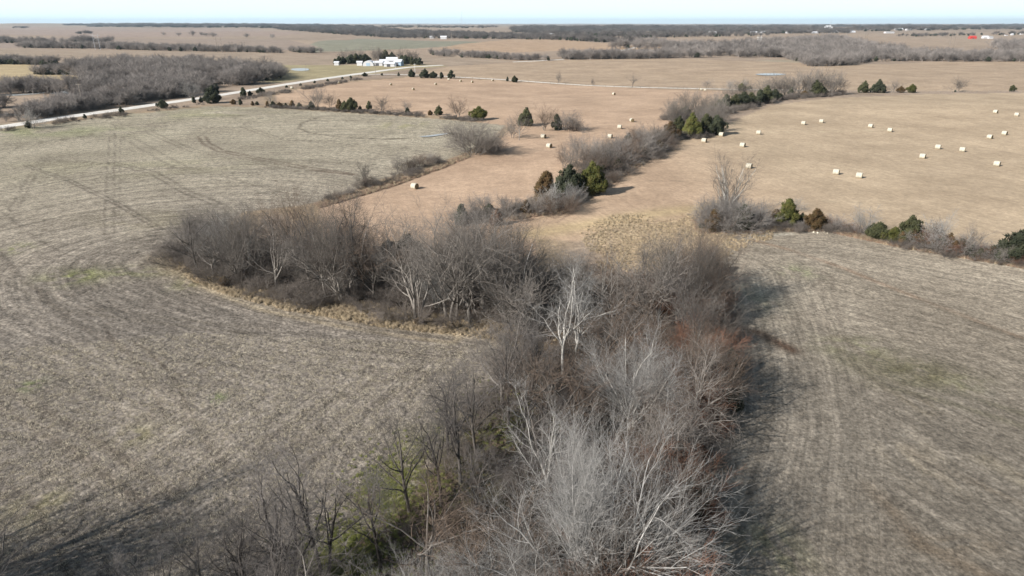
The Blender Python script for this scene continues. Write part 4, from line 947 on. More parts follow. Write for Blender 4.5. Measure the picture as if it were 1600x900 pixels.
for k, (px, py, h, mt) in enumerate([(1325, 363, 12, 'cedar_dark'), (1440, 388, 18, 'cedar_dark'), (1456, 391, 17, 'cedar_rust'), (1470, 393, 22, 'cedar_dark'), (1490, 397, 22, 'cedar_rust'), (1515, 402, 20, 'cedar_dark'), (1530, 405, 18, 'cedar_green'), (1408, 383, 22, 'cedar_rust'), (1560, 410, 20, 'cedar_dark'), (1235, 356, 12, 'cedar_dark')]):
    cedar(px, py, h, 'low %s cedar bush packed in the hedge between the right fields' % {'cedar_dark': 'blackish', 'cedar_rust': 'rusty', 'cedar_green': 'green'}[mt], k, mt, 1.2, 'low cedar bushes in the hedge between the right fields')

# ================================================================== masses nobody could count
def scatter(name, P, rot, scl, idx, sources, label, cat):
    me = bpy.data.meshes.new(name); n = len(P); me.vertices.add(n); me.vertices.foreach_set('co', np.asarray(P, np.float32).ravel())
    for an, ty, key, arr in (('rz', 'FLOAT', 'value', rot), ('idx', 'INT', 'value', idx)):
        a = me.attributes.new(an, ty, 'POINT'); a.data.foreach_set(key, np.asarray(arr, np.float32 if ty == 'FLOAT' else np.int32))
    a = me.attributes.new('scl', 'FLOAT_VECTOR', 'POINT'); a.data.foreach_set('vector', np.asarray(scl, np.float32).ravel())
    o = obj(name, me); tag(o, label, cat, kind='stuff')
    ng = bpy.data.node_groups.new(name, 'GeometryNodeTree')
    ng.interface.new_socket('Geometry', in_out='INPUT', socket_type='NodeSocketGeometry'); ng.interface.new_socket('Geometry', in_out='OUTPUT', socket_type='NodeSocketGeometry')
    N = ng.nodes; gi = N.new('NodeGroupInput'); go = N.new('NodeGroupOutput'); jn = N.new('GeometryNodeJoinGeometry')
    def attr(nm, ty):
        q = N.new('GeometryNodeInputNamedAttribute'); q.data_type = ty; q.inputs['Name'].default_value = nm; return q.outputs['Attribute']
    rz = attr('rz', 'FLOAT'); sc = attr('scl', 'FLOAT_VECTOR'); ix = attr('idx', 'INT')
    cx = N.new('ShaderNodeCombineXYZ'); ng.links.new(rz, cx.inputs[2])
    for k, so in enumerate(sources):
        oi = N.new('GeometryNodeObjectInfo'); oi.inputs['Object'].default_value = so; oi.inputs['As Instance'].default_value = True
        cp = N.new('FunctionNodeCompare'); cp.data_type = 'INT'; cp.operation = 'EQUAL'
        ia = [s for s in cp.inputs if s.type == 'INT']; ng.links.new(ix, ia[0]); ia[1].default_value = k
        ip = N.new('GeometryNodeInstanceOnPoints')
        ng.links.new(gi.outputs[0], ip.inputs['Points']); ng.links.new(cp.outputs[0], ip.inputs['Selection'])
        ng.links.new(oi.outputs['Geometry'], ip.inputs['Instance']); ng.links.new(cx.outputs[0], ip.inputs['Rotation']); ng.links.new(sc, ip.inputs['Scale'])
        ng.links.new(ip.outputs[0], jn.inputs[0])
    ng.links.new(jn.outputs[0], go.inputs[0])
    md = o.modifiers.new('instances', 'NODES'); md.node_group = ng
    return o

def src(name, *meshes):
    """an unlinked object holding one source shape"""
    import bmesh
    if len(meshes) == 1: return bpy.data.objects.new(name, meshes[0])
    bm = bmesh.new(); mats = []
    for i, me in enumerate(meshes):
        n0 = len(bm.faces); bm.from_mesh(me); bm.faces.ensure_lookup_table(); mats.append(me.materials[0])
        for f in bm.faces[n0:]: f.material_index = i
    out = bpy.data.meshes.new(name); bm.to_mesh(out); bm.free()
    for m in mats: out.materials.append(m)
    return bpy.data.objects.new(name, out)
S_FAR = [src('far_tree_source', K['far'][k][0], K['far'][k][1]) for k in range(3)]
S_FARD = []
for k in range(3):
    a_, b2_ = K['far'][k][0].copy(), K['far'][k][1].copy()
    for q in (a_, b2_): q.materials.clear(); q.materials.append(M['twig_dark'])
    S_FARD.append(src('distant_tree_source', a_, b2_))
S_FARC = [src('far_cedar_source', CED_LO[k][1]) for k in range(2)]
S_SHR = [src('shrub_source', K['shrub'][k][0], K['shrub'][k][1]) for k in range(3)]

def tuft(seed, mat, nb=26, h=.7, spread=.32, w=.022):
    rng = np.random.default_rng(seed); az = rng.uniform(0, 6.28, nb); q = rng.uniform(0, spread * .5, nb); a2 = rng.uniform(0, 6.28, nb)
    b = np.stack([np.cos(a2) * q, np.sin(a2) * q, np.full(nb, -.05)], 1)
    L = h * rng.uniform(.55, 1.1, nb); lean = rng.uniform(.1, .75, nb)
    d = np.stack([np.cos(az) * lean, np.sin(az) * lean, np.ones(nb)], 1); d /= np.linalg.norm(d, axis=1)[:, None]
    tip = b + d * L[:, None]; V = []
    for k in range(3):
        an = k * 2.094 + az; V.append(b + np.stack([np.cos(an), np.sin(an), 0 * an], 1) * w)
    V.append(tip); V = np.stack(V, 1).reshape(-1, 3); i = np.arange(nb)[:, None] * 4
    F = np.concatenate([i + np.array([[0, 1, 3]]), i + np.array([[1, 2, 3]]), i + np.array([[2, 0, 3]])])
    return bpy.data.objects.new('tuft_source', mesh_np('tuft', V, F, M[mat]))
T_TAN = [tuft(k, 'grass_tan') for k in range(3)]; T_PALE = [tuft(30 + k, 'grass_pale', 26, .55) for k in range(3)]; T_RED = [tuft(8 + k, 'grass_red') for k in range(2)]; T_GRN = [tuft(12 + k, 'grass_green', 22, .4) for k in range(2)]
T_STR = [tuft(16 + k, 'straw', 12, .22, .5, .016) for k in range(2)]

def px_points(polys, seed):
    """random ground points under outlines given in photograph corners: (outline, how many)"""
    rng = np.random.default_rng(seed); A = []
    for pts, n in polys:
        P = np.array(pts, float); lo, hi = P.min(0), P.max(0); c = rng.uniform(lo, hi, (n * 6, 2)); c = c[inside(c[:, 0], c[:, 1], P)][:n]; A.append(c)
    A = np.concatenate(A); return G(A[:, 0], A[:, 1])

def far_wood(name, polys, hpx, seed, label, hmin=5, hmax=14, cedars=.12, cat='wood', clear=0):
    P = px_points(polys, seed); rng = np.random.default_rng(seed + 1); n = len(P)
    if clear: P = P[fbm(P[:, 0] / 28, P[:, 1] / 34, seed) > clear]; n = len(P)
    D = P[:, 1] * CP + (CAM_H - P[:, 2]) * SP
    H = np.clip(hpx * D / FPX, hmin, hmax) * rng.uniform(.65, 1.2, n); idx = rng.integers(0, 3, n); c = rng.uniform(0, 1, n) < cedars; idx[c] = rng.integers(3, 5, c.sum())
    sc = H / np.where(idx > 2, 7.5, 9); wd_ = sc * np.clip(D / 1400, 1.1, 5.0); P = P.copy(); P[:, 2] -= .1
    return scatter(name, P, rng.uniform(0, 6.28, n), np.stack([wd_, wd_, sc], 1), idx, (S_FARD if seed >= 130 else S_FAR) + S_FARC, label, cat)

far_wood('creek_wood', [([(95, 112), (200, 104), (300, 106), (430, 116), (445, 122), (400, 131), (330, 144), (250, 157), (140, 150), (150, 138), (130, 125)], 1500),
                        ([(-160, 205), (-160, 160), (0, 158), (60, 156), (150, 152), (250, 155), (210, 163), (120, 176), (60, 186), (0, 192)], 900), ([(-160, 200), (-100, 185), (60, 172), (180, 158), (190, 162), (100, 173), (0, 187)], 220),
                        ([(-100, 152), (0, 140), (130, 136), (150, 142), (60, 150)], 70)], 21, 100, 'grey leafless creek wood beyond the gravel road on the left', 3.5, 9.5, .09, clear=.45)
far_wood('distant_wood', [([(55, 116), (140, 112), (190, 106), (180, 112), (120, 117), (60, 117)], 300), ([(-80, 99), (0, 97), (40, 98), (90, 100), (90, 103), (40, 101), (-80, 100)], 260)], 13, 105, 'dark cedar and thicket strips beside the yellow field on the left', 3, 7, .6)
far_wood('distant_wood', [([(-200, 65), (0, 65), (110, 67), (110, 65), (180, 65), (180, 66.5), (60, 68), (-200, 67)], 220), ([(28, 75), (120, 76), (250, 79.5), (440, 83), (440, 81), (300, 78), (150, 73.5), (30, 73)], 520),
                          ([(440, 79), (510, 83), (470, 83)], 30), ([(735, 87.5), (800, 92), (865, 95), (800, 94), (740, 90)], 90), ([(670, 84), (740, 86), (740, 91), (680, 88)], 40),
                          ([(180, 55), (430, 60), (430, 58), (200, 54)], 10)], 9, 110, 'dark leafless tree belts across the far left plain', 6, 13, .16)
far_wood('distant_wood', [([(875, 93.5), (1000, 92), (1100, 90), (1200, 88), (1310, 88), (1360, 96), (1330, 102), (1260, 104.5), (1255, 99), (1220, 90), (1000, 89), (880, 90)], 600),
                          ([(1040, 78), (1200, 70), (1310, 64), (1360, 76), (1440, 86), (1500, 90), (1600, 86), (1800, 80), (1800, 97), (1340, 96), (1200, 89), (1040, 86)], 1800),
                          ([(940, 76), (1000, 70), (1060, 74), (1000, 80)], 60), ([(1550, 74), (1600, 72), (1800, 72), (1800, 82), (1560, 80)], 300)], 13, 120, 'wide grey leafless river wood on the far right', 7, 14, .03, clear=.3)
far_wood('distant_wood', [([(480, 44), (540, 43), (640, 50), (800, 55), (920, 60), (1000, 68), (960, 68), (880, 63), (760, 61), (620, 60), (540, 55), (430, 46)], 2000), ([(140, 41), (480, 43), (480, 44.5), (140, 42)], 150),
                          ([(800, 44), (1000, 44), (1200, 44), (1330, 47), (1330, 52), (1180, 53), (1000, 60), (860, 56), (800, 50)], 1900), ([(1040, 57), (1200, 55), (1200, 56.5), (1040, 59)], 60), ([(1370, 57), (1600, 53), (1600, 54.5), (1400, 58)], 60), ([(1330, 44), (1450, 44), (1800, 42), (1800, 44), (1500, 47), (1330, 50)], 300)],
         5, 130, 'dark blue grey woods in front of the horizon', 10, 22, .3)
far_wood('distant_wood', [([(100, 38.4), (300, 38.2), (500, 39.5), (500, 41), (300, 40.3), (100, 40)], 420), ([(840, 41), (1100, 40.8), (1600, 39.4), (1800, 40), (1800, 41.5), (1200, 43), (840, 43)], 500), ([(10, 44), (40, 42.5), (40, 44)], 12),
                          ([(110, 52), (150, 52), (150, 53), (115, 53)], 10), ([(500, 41), (780, 42), (780, 44), (500, 43)], 120)], 2.6, 140, 'thin dark tree line on the horizon', 12, 30, .4)

# undergrowth on the wood floor
ug = in_poly_points(WOOD, 1.7, 77, -.6); pj = np.array([project((q[0], q[1], gz(*q))) for q in ug])
keep = (pj[:, 1] < 1350) & ~((pj[:, 0] < 700) & (pj[:, 1] > 560) & (np.random.default_rng(1).uniform(0, 1, len(ug)) < .75)) & ~((pj[:, 0] < 800) & (pj[:, 1] > 484) & (pj[:, 1] < 530) & (np.random.default_rng(2).uniform(0, 1, len(ug)) < .45))
ug = ug[keep]; rg = np.random.default_rng(3); n = len(ug)
P = np.array([cut((q[0], q[1])) for q in ug]); s = rg.uniform(.2, .7, n) * np.where(inside(ug[:, 0], ug[:, 1], ARM), 1.15, .85)
scatter('undergrowth', P, rg.uniform(0, 6.28, n), np.stack([s * 1.25, s * 1.25, s], 1), rg.integers(0, 3, n), S_SHR, 'leafless brown undergrowth filling the wood between its trunks', 'undergrowth')

def line_pts(pts, n, jit, seed):
    rng = np.random.default_rng(seed); L = polyW(pts); seg = np.hypot(*np.diff(L, axis=0).T); s = np.concatenate([[0], np.cumsum(seg)]); t = rng.uniform(0, s[-1], n)
    t = t[fbm(t / 14, t * 0, seed) > .40]
    x = np.interp(t, s, L[:, 0]) + rng.normal(0, jit, len(t)); y = np.interp(t, s, L[:, 1]) + rng.normal(0, jit, len(t)); return np.stack([x, y, terrain(x, y)], 1)
def brush(name, P, smin, smax, seed, label):
    rng = np.random.default_rng(seed); n = len(P); s = rng.uniform(smin, smax, n)
    scatter(name, P, rng.uniform(0, 6.28, n), np.stack([s * 1.25, s * 1.25, s], 1), rng.integers(0, 3, n), S_SHR, label, 'brush')
brush('hedge_brush', line_pts([(415, 167), (480, 171), (560, 175), (640, 180), (700, 185), (745, 189)], 330, 1.6, 401), .12, .38, 1, 'low brown brush filling the hedge behind the left field')
brush('hedge_brush', line_pts([(0, 206), (100, 191), (200, 179), (300, 166), (400, 152), (480, 139), (560, 124)], 380, 1.8, 402), .12, .45, 2, 'low dark brush on the near verge of the gravel road')
brush('hedge_brush', line_pts([(1195, 356), (1290, 359), (1400, 381), (1500, 399), (1610, 416)], 170, 1.2, 403), .15, .42, 3, 'low brown brush in the hedge between the right fields')
brush('hedge_brush', line_pts([(730, 345), (800, 335), (860, 330), (905, 312), (950, 275), (1030, 236), (1045, 215), (1110, 215)], 420, 1.6, 404), .2, .55, 4, 'low brown brush along the creek')
brush('hedge_brush', line_pts([(1045, 190), (1120, 178), (1200, 158), (1310, 148)], 260, 2.5, 405), .3, .7, 5, 'low brown brush along the upper creek bend')
brush('hedge_brush', line_pts([(500, 318), (560, 301), (620, 278), (690, 254)], 45, 1.2, 406), .15, .4, 6, 'low brown brush in the ditch beside the left field')
def grass(name, P, srcs, smin, smax, seed, label):
    rng = np.random.default_rng(seed); n = len(P); s = rng.uniform(smin, smax, n); P = P.copy()
    scatter(name, P, rng.uniform(0, 6.28, n), np.stack([s * 1.2, s * 1.2, s], 1), rng.integers(0, len(srcs), n), srcs, label, 'grass')
def wpts(poly, n, seed):
    rng = np.random.default_rng(seed); lo = poly.min(0); hi = poly.max(0); c = rng.uniform(lo, hi, (n * 8, 2)); c = c[inside(c[:, 0], c[:, 1], poly)][:n]
    dd = sdist(c[:, 0], c[:, 1], WOOD); return np.stack([c[:, 0], c[:, 1], terrain(c[:, 0], c[:, 1]) - 1.4 * smooth(6, 16, dd) * (.5 + .5 * np.sin(c[:, 0] / 9))], 1)
grass('dry_grass', wpts(polyW([(262, 405), (300, 440), (350, 460), (450, 486), (600, 512), (700, 524), (780, 532), (830, 540), (800, 500), (700, 490), (600, 478), (450, 455), (350, 430)]), 3600, 201), T_TAN + T_PALE[:1], .35, .95, 1, 'tall tan grass fringe in front of the left arm of the wood')
fgp = wpts(polyW([(900, 360), (960, 335), (1060, 328), (1140, 326), (1200, 345), (1210, 372), (1160, 388), (1120, 412), (1080, 430), (940, 425)]), 7000, 202)
fgm = fbm(fgp[:, 0] / 5, fgp[:, 1] / 5, 91); fge = sdist(fgp[:, 0], fgp[:, 1], F_ROUGH)
fgp = fgp[(fgm + .05 * np.clip(fge, -8, 3) > .42 + .16 * np.random.default_rng(7).uniform(-1, 1, len(fgp)))]
grass('dry_grass', fgp, T_PALE + T_TAN[:1], .35, .95, 2, 'rough yellow bunch grass behind the right corner of the wood')
grass('dry_grass', np.concatenate([px_points([([(495, 318), (560, 300), (620, 282), (690, 258), (730, 240), (735, 246), (690, 264), (620, 290), (560, 308), (500, 326)], 2600),
      ([(800, 345), (860, 335), (910, 318), (960, 284), (1040, 236), (1035, 232), (940, 250), (850, 300), (800, 325)], 5000), ([(1190, 354), (1290, 354), (1400, 376), (1600, 410), (1600, 420), (1400, 386), (1290, 362), (1190, 362)], 5000),
      ([(1080, 345), (1190, 345), (1195, 366), (1090, 366)], 1500)], 203)]), T_RED + T_TAN[:1], .5, 1.1, 3, 'reddish dry grass along the ditches and hedges')
def blob(px, py, rx, ry, n, seed):
    rng = np.random.default_rng(seed); return G(px + rx * rng.standard_normal(n), np.maximum(py + ry * rng.standard_normal(n), 560))
grass('winter_grass', np.concatenate([blob(605, 770, 28, 26, 700, 1), blob(530, 880, 30, 24, 600, 2), blob(660, 740, 40, 30, 500, 3), blob(800, 660, 40, 30, 700, 4), blob(580, 850, 50, 40, 700, 5)]), T_GRN, .35, .85, 4, 'green winter grass under the trees of the near strip')
grass('leaf_litter_grass', wpts(WOOD, 6000, 206), T_TAN[:1] + T_RED, .2, .5, 5, 'short dead grass and stems on the wood floor')
nearL = wpts(polyW([(-150, 560), (300, 520), (780, 540), (700, 700), (450, 930), (-150, 930)]), 16000, 207)
grass('field_stubble', nearL[sdist(nearL[:, 0], nearL[:, 1], WOOD) < 0], T_STR, .5, 1.2, 6, 'loose straw stubble standing in the near part of the left field')

# ================================================================== hay bales
def bale_meshes():
    n = 28; prof = [(-.78, .74), (-.72, .79), (-.5, .8), (-.46, .812), (-.1, .80), (.0, .81), (.1, .80), (.46, .812), (.5, .80), (.72, .79), (.78, .74)]
    V = []; F = []
    for (xx, r) in prof:
        for k in range(n):
            a = 2 * math.pi * k / n; rr_ = r * (1 + .012 * math.sin(5 * a + xx * 7)); zz = .78 + rr_ * math.sin(a)
            V.append((xx, rr_ * math.cos(a) * (1.03), max(zz, 0.0)))
    for i in range(len(prof) - 1):
        for k in range(n): F.append((i * n + k, i * n + (k + 1) % n, (i + 1) * n + (k + 1) % n, (i + 1) * n + k))
    w = bpy.data.meshes.new('net_wrap'); w.from_pydata(V, [], F); w.materials.append(M['wrap']); w.materials.append(M['wrap_seam'])
    for p in w.polygons: p.use_smooth = True; p.material_index = 1 if (p.index // n) in (2, 6) else 0
    out = [w]
    for sgn in (-1, 1):
        V = []; F = []; rs = [.74, .60, .45, .30, .15]
        for j, r in enumerate(rs):
            for k in range(n):
                a = 2 * math.pi * k / n; V.append((sgn * (.779 - .02 * (j % 2) + .012 * j), r * math.cos(a) * 1.03, max(.78 + r * math.sin(a), 0.0)))
        V.append((sgn * .80, 0, .78))
        for j in range(4):
            for k in range(n): F.append((j * n + k, j * n + (k + 1) % n, (j + 1) * n + (k + 1) % n, (j + 1) * n + k))
        for k in range(n): F.append((4 * n + k, 4 * n + (k + 1) % n, 5 * n))
        e = bpy.data.meshes.new('end_face'); e.from_pydata(V, [], F); e.materials.append(M['bale_end']); out.append(e)
    return out
BW, BE1, BE2 = bale_meshes()
def bale(px, py, label, rz=None, group='round hay bales left in the fields', s=1.0):
    p = G1(px, py); rz = -math.atan2(p[0], p[1]) - math.radians(random.uniform(4, 22)) if rz is None else math.radians(rz)
    r = empty('hay_bale', (p[0], p[1], p[2] - .06), rz, s * .88); tag(r, label, 'hay bale', group)
    obj('net_wrap', BW, r); obj('end_face', BE1, r); obj('end_face', BE2, r)
BALES = [(648, 295, 'pale round bale alone in the left hay field, nearest of that field', -35), (1306, 272.5, 'left bale of the nearest pair in the right hay field', None), (1342, 278, 'nearest bale of the right hay field, right one of its pair', None),
    (1441, 247.5, 'bale left of and below the other two in the cluster near the right', None), (1465, 232.8, 'upper left bale of the cluster near the right', None), (1503, 237, 'right hand bale of the cluster near the right', None),
    (1557, 259.5, 'bale nearest to the camera by the right edge of the photo', None), (1546, 216.8, 'lower left bale of the pair by the right edge', None), (1569, 211, 'upper right bale of the pair by the right edge', None),
    (1555, 177, 'left bale of the farthest pair near the right edge', None), (1588, 181.5, 'right bale of the farthest pair touching the right edge', None), (1360, 199.5, 'left bale of the pair in the middle of the right hay field', None),
    (1390, 206, 'right bale of the pair in the middle of the right hay field', None), (1255, 195, 'left bale of the farthest pair near the bare tree row', None), (1283, 192, 'right bale of the farthest pair near the bare tree row', None),
    (1185, 210, 'bale standing alone right of the creek cedar clump', None), (1127, 213, 'bale right against the creek cedar clump', None), (1100, 222.5, 'bale just below the creek cedar clump', None), (1160, 229.8, 'bale alone between the cedar clump and the fan shaped tree', None),
    (1170, 263, 'bale right of the fan shaped tree top', None), (858, 231, 'bale on the left hay field right of the wide low tree', -40), (849, 216, 'bale just below the clump of bare trees in the left hay field', -35),
    (953, 216, 'bale left of the small dark creek cedar', -30), (968, 201, 'bale above the small dark creek cedar', -20), (987, 190.5, 'dark bale highest of the three above the creek brush', -75),
    (959, 148.5, 'far bale alone in the middle of the left hay field top', -60), (1095, 141.5, 'left of two touching bales at the gravel lane', 0), (1101, 142.5, 'right of two touching bales at the gravel lane', 0)]
for px, py, lab, rz in BALES: bale(px, py, lab, rz)
for k, (px, py) in enumerate([(530, 131), (456, 139), (611, 133.5), (646, 141), (681, 133), (701, 125.5), (720, 128), (738, 129.5), (770, 127)]):
    bale(px, py, ['far dark bale second from the road in the upper left hay', 'pale far bale tight by the gravel road', 'far bale straight below the farm sheds', 'lowest bale of the far group below the cedar row', 'far bale below the close cedar row',
                  'far bale under the right end cedar of the lane row', 'first far bale right of the lane cedar row', 'second far bale right of the lane cedar row', 'far bale midway between the cedar row and the round cedar'][k], -70 if k not in (1, 5) else 0)

# ================================================================== buildings
def house(name, px, py, w, d, hw, hr, wall, roof, label, cat, rz=0, door=True, windows=0):
    p = G1(px, py); r = empty(name, (p[0], p[1], p[2] - .1), rz); tag(r, label, cat)
    b = MB(); b.box(-w / 2, w / 2, -d / 2, d / 2, 0, hw)
    for s in (-1, 1):                                    # gable ends
        xx = s * (w / 2 - .02); b.add([(xx, -d / 2, hw), (xx, d / 2, hw), (xx, 0, hw + hr)], [(0, 1, 2)])
    obj('wall', b.mesh('wall', M[wall]), r)
    b = MB(); o = .4; t = .18
    for s in (-1, 1):
        sl = hr / (d / 2); y1 = s * (d / 2 + o); z1 = hw - sl * o
        b.add([(-w / 2 - o, 0, hw + hr), (w / 2 + o, 0, hw + hr), (w / 2 + o, y1, z1), (-w / 2 - o, y1, z1),
               (-w / 2 - o, 0, hw + hr + t), (w / 2 + o, 0, hw + hr + t), (w / 2 + o, y1, z1 + t), (-w / 2 - o, y1, z1 + t)],
              [(0, 1, 2, 3), (7, 6, 5, 4), (3, 2, 6, 7), (0, 3, 7, 4), (1, 5, 6, 2)])
    obj('roof', b.mesh('roof', M[roof]), r)
    if door:
        b = MB(); b.box(-.25 * min(w, 8), .12 * min(w, 8), -d / 2 - .06, -d / 2 + .05, 0.05, min(hw * .8, 3.2)); obj('door', b.mesh('door', M['dark_door']), r)
    for k in range(windows):
        xx = -w / 2 + w * (k + .5) / windows
        if abs(xx) < 1.5: continue
        b = MB(); b.box(xx - .5, xx + .5, -d / 2 - .05, -d / 2 + .05, hw * .4, hw * .75); obj('window', b.mesh('window', M['dark_door']), r)
    return r
def arched(px, py, w, d, h, label, rz=0):
    p = G1(px, py); r = empty('arched_shed', (p[0], p[1], p[2] - .1), rz); tag(r, label, 'shed')
    n = 14; V = []; F = []
    for yy in (-d / 2, d / 2):
        for k in range(n + 1):
            a = math.pi * k / n; V.append((-w / 2 * math.cos(a), yy, h * (math.sin(a) ** .75 if 0 < k < n else 0)))
    for k in range(n): F.append((k, k + 1, n + 2 + k, n + 1 + k))
    me = bpy.data.meshes.new('roof'); me.from_pydata(V, [], F); me.materials.append(M['white_roof']); me.shade_smooth(); obj('roof', me, r)
    for j, o0 in enumerate((0, n + 1)):
        me = bpy.data.meshes.new('wall'); off = .05 if j == 0 else -.05
        me.from_pydata([(v[0] * .99, v[1] + off, v[2] * .99) for v in V[o0:o0 + n + 1]], [], [tuple(range(n + 1))]); me.materials.append(M['white_metal']); obj('wall', me, r)
    b = MB(); b.box(-w * .18, w * .18, -d / 2 - .04, -d / 2 + .04, .1, h * .6); obj('door', b.mesh('door', M['blue_metal']), r)
arched(577, 102.8, 9.5, 10, 4.6, 'arched white shed at the left end of the farm buildings')
house('white_shed', 592, 102.5, 8, 9, 2.8, 1.2, 'white_metal', 'white_roof', 'low white shed second from the left of the farm buildings', 'shed')
house('white_shed', 601, 101.8, 8, 11, 3.2, 1.8, 'white_metal', 'white_roof', 'white gabled shed in the middle of the farm buildings', 'shed', .15)
house('white_barn', 613, 101.5, 9.5, 10, 4.2, 2.4, 'white_metal', 'white_roof', 'tallest white barn with a bright roof at the farm', 'barn', .1)
house('white_shed', 609, 104, 9, 6, 2.6, 1.0, 'white_metal', 'white_roof', 'long low white lean-to in front of the tallest barn', 'shed', 0)
house('white_shed', 623.5, 102.8, 6, 10, 3.6, 1.8, 'blue_metal', 'white_roof', 'shed with a blue grey wall at the right end of the farm buildings', 'shed', -.1)
house('small_shed', 526.5, 102, 4.0, 4, 2.6, .8, 'white_metal', 'white_roof', 'small cream hut at the far left of the farmstead', 'hut', 0, False)
house('small_shed', 562.5, 102.5, 4.6, 4, 3.0, .9, 'white_metal', 'white_roof', 'small cream hut next to the arched shed', 'hut', 0, False)
FARH = [(675, 60, 11, 8, 4, 2, 'white_metal', 'white_roof', 'left white building of the pair before the far dark wood'), (693, 61, 15, 9, 5, 2.5, 'white_metal', 'white_roof', 'larger right white building of the pair before the far dark wood'),
    (862, 56, 26, 14, 6, 4, 'white_metal', 'white_roof', 'white farmhouse in the far dark wood left of centre'), (966, 52, 34, 16, 8, 5, 'white_metal', 'white_roof', 'bright white building in the far wood at centre'),
    (990, 52, 46, 16, 6, 4, 'white_metal', 'white_roof', 'long white building right of the bright one in the far wood'), (1002, 52.5, 22, 14, 6, 4, 'white_metal', 'grey_roof', 'small white building at the end of the far wood group'),
    (1113, 54, 34, 18, 9, 5, 'white_metal', 'grey_roof', 'grey roofed house on the far field right of centre'), (1178, 52, 40, 18, 7, 4, 'white_metal', 'white_roof', 'left white house of the two at the far wood edge'),
    (1190, 52, 36, 18, 8, 4, 'white_metal', 'grey_roof', 'right white house of the two at the far wood edge'), (1232, 52, 30, 16, 6, 4, 'white_metal', 'grey_roof', 'small white house in the village wood left of the grain elevator'),
    (1273, 52, 34, 16, 6, 4, 'white_metal', 'white_roof', 'white house just below the grain elevator'), (1305, 51, 30, 16, 6, 4, 'white_metal', 'white_roof', 'white house right of the grain elevator'),
    (1331, 51, 34, 16, 6, 4, 'white_metal', 'white_roof', 'white house at the right end of the village'), (1389, 52, 50, 20, 6, 4, 'white_metal', 'grey_roof', 'wide grey roofed house on the open field below the village'),
    (1404, 47, 60, 24, 8, 5, 'white_metal', 'white_roof', 'long white hall in the upper right'), (1419, 47.5, 40, 20, 8, 5, 'white_metal', 'grey_roof', 'grey roofed hall right of the long white one'), (1450, 47, 44, 20, 8, 4, 'white_metal', 'white_roof', 'white building beside the far field track'),
    (1539, 60, 16, 9, 4, 3, 'white_metal', 'white_roof', 'white shed left in the right hand farm group'), (1547, 60.5, 12, 8, 4, 3, 'white_metal', 'grey_roof', 'grey roofed shed in the right hand farm group'),
    (1572, 56, 14, 9, 4, 3, 'white_metal', 'brown_roof', 'brown roofed house in the right hand farm group'), (1581, 55, 12, 9, 5, 3, 'white_metal', 'white_roof', 'white house near the right edge of the horizon farms'), (1596, 54, 16, 9, 4, 3, 'white_metal', 'brown_roof', 'last house cut by the right edge of the photo')]
for a in FARH:
    f = 1 if a[1] > 56 else .62
    house('farmhouse', a[0], a[1], a[2] * f, a[3] * f, a[4] * f, a[5] * f, a[6], a[7], a[8], 'house', 0.1, False)
house('red_barn', 1519, 60.5, 15, 9, 3, 3.4, 'red_paint', 'red_paint', 'bright red barn on the far right field', 'barn', 0, True)
# grain elevator of the village
p = G1(1294, 47.5); r = empty('grain_elevator', (p[0], p[1], p[2])); tag(r, 'white grain elevator with a thin mast above the far village', 'grain elevator')
kz = depth(p) / FPX; b = MB()
for k in range(4): b.tube((kz * (-5 + 3.4 * k), 0, 0), (kz * (-5 + 3.4 * k), 0, kz * 5.5), kz * 1.7, kz * 1.7, 12)
obj('silo', b.mesh('silo', M['white_metal']), r); b = MB(); b.box(-kz * 4.2, kz * 3, -kz, kz, kz * 5.5, kz * 7.4); obj('headhouse', b.mesh('headhouse', M['white_metal']), r)
b = MB(); b.tube((kz * 2.5, 0, kz * 7.4), (kz * 2.5, 0, kz * 15), kz * .25, kz * .12, 4); obj('mast', b.mesh('mast', M['steel']), r)
# radio mast
p = G1(722, 43.5); kz = depth(p) / FPX; hm = min(24 * kz, 140); r = empty('radio_mast', (p[0], p[1], p[2])); tag(r, 'tall thin radio mast on the horizon above the pair of white buildings', 'mast')
b = MB()
for k in range(3):
    a = k * 2.094; b.tube((math.cos(a) * kz * .3, math.sin(a) * kz * .3, 0), (math.cos(a) * kz * .2, math.sin(a) * kz * .2, hm), kz * .07, kz * .05, 4)
for k in range(24): b.tube((kz * .28, 0, hm * k / 24), (-kz * .14, kz * .24, hm * (k + 1) / 24), kz * .04, kz * .04, 3)
obj('lattice', b.mesh('lattice', M['steel']), r)
b = MB()
for k in range(3):
    a = k * 2.094
    for f in (.5, .95): b.tube((0, 0, hm * f), (math.cos(a) * hm * .4, math.sin(a) * hm * .4, 0), kz * .03, kz * .03, 3)
obj('guy_wire', b.mesh('guy_wire', M['steel']), r)
# utility poles
def pole(px, py, hpx, label, kind='utility_pole', mat='pole_wood'):
    p = G1(px, py); h = metres(hpx, p); w = max(.15, depth(p) / FPX * .28)
    r = empty(kind, (p[0], p[1], p[2] - .2)); tag(r, label, 'power pole')
    if kind == 'utility_pole':
        b = MB(); b.tube((0, 0, 0), (0, 0, h), w, w * .7, 8); obj('post', b.mesh('post', M[mat]), r)
        b = MB(); b.box(-1.1, 1.1, -w - .08, -w * .5, h - .7, h - .55); obj('crossarm', b.mesh('crossarm', M[mat]), r)
    else:
        g = h * .16
        for s in (-1, 1):
            b = MB(); b.tube((s * g, 0, 0), (s * g, 0, h), w, w * .7, 8); obj('post', b.mesh('post', M[mat]), r)
        b = MB(); b.box(-g * 1.9, g * 1.9, -w * .5, w * .5, h * .87, h * .87 + w); obj('crossarm', b.mesh('crossarm', M[mat]), r)
        b = MB(); b.tube((-g, w, h * .6), (g, w, h * .84), w * .4, w * .4, 4); b.tube((g, -w, h * .6), (-g, -w, h * .84), w * .4, w * .4, 4); obj('brace', b.mesh('brace', M[mat]), r)
    return p, h
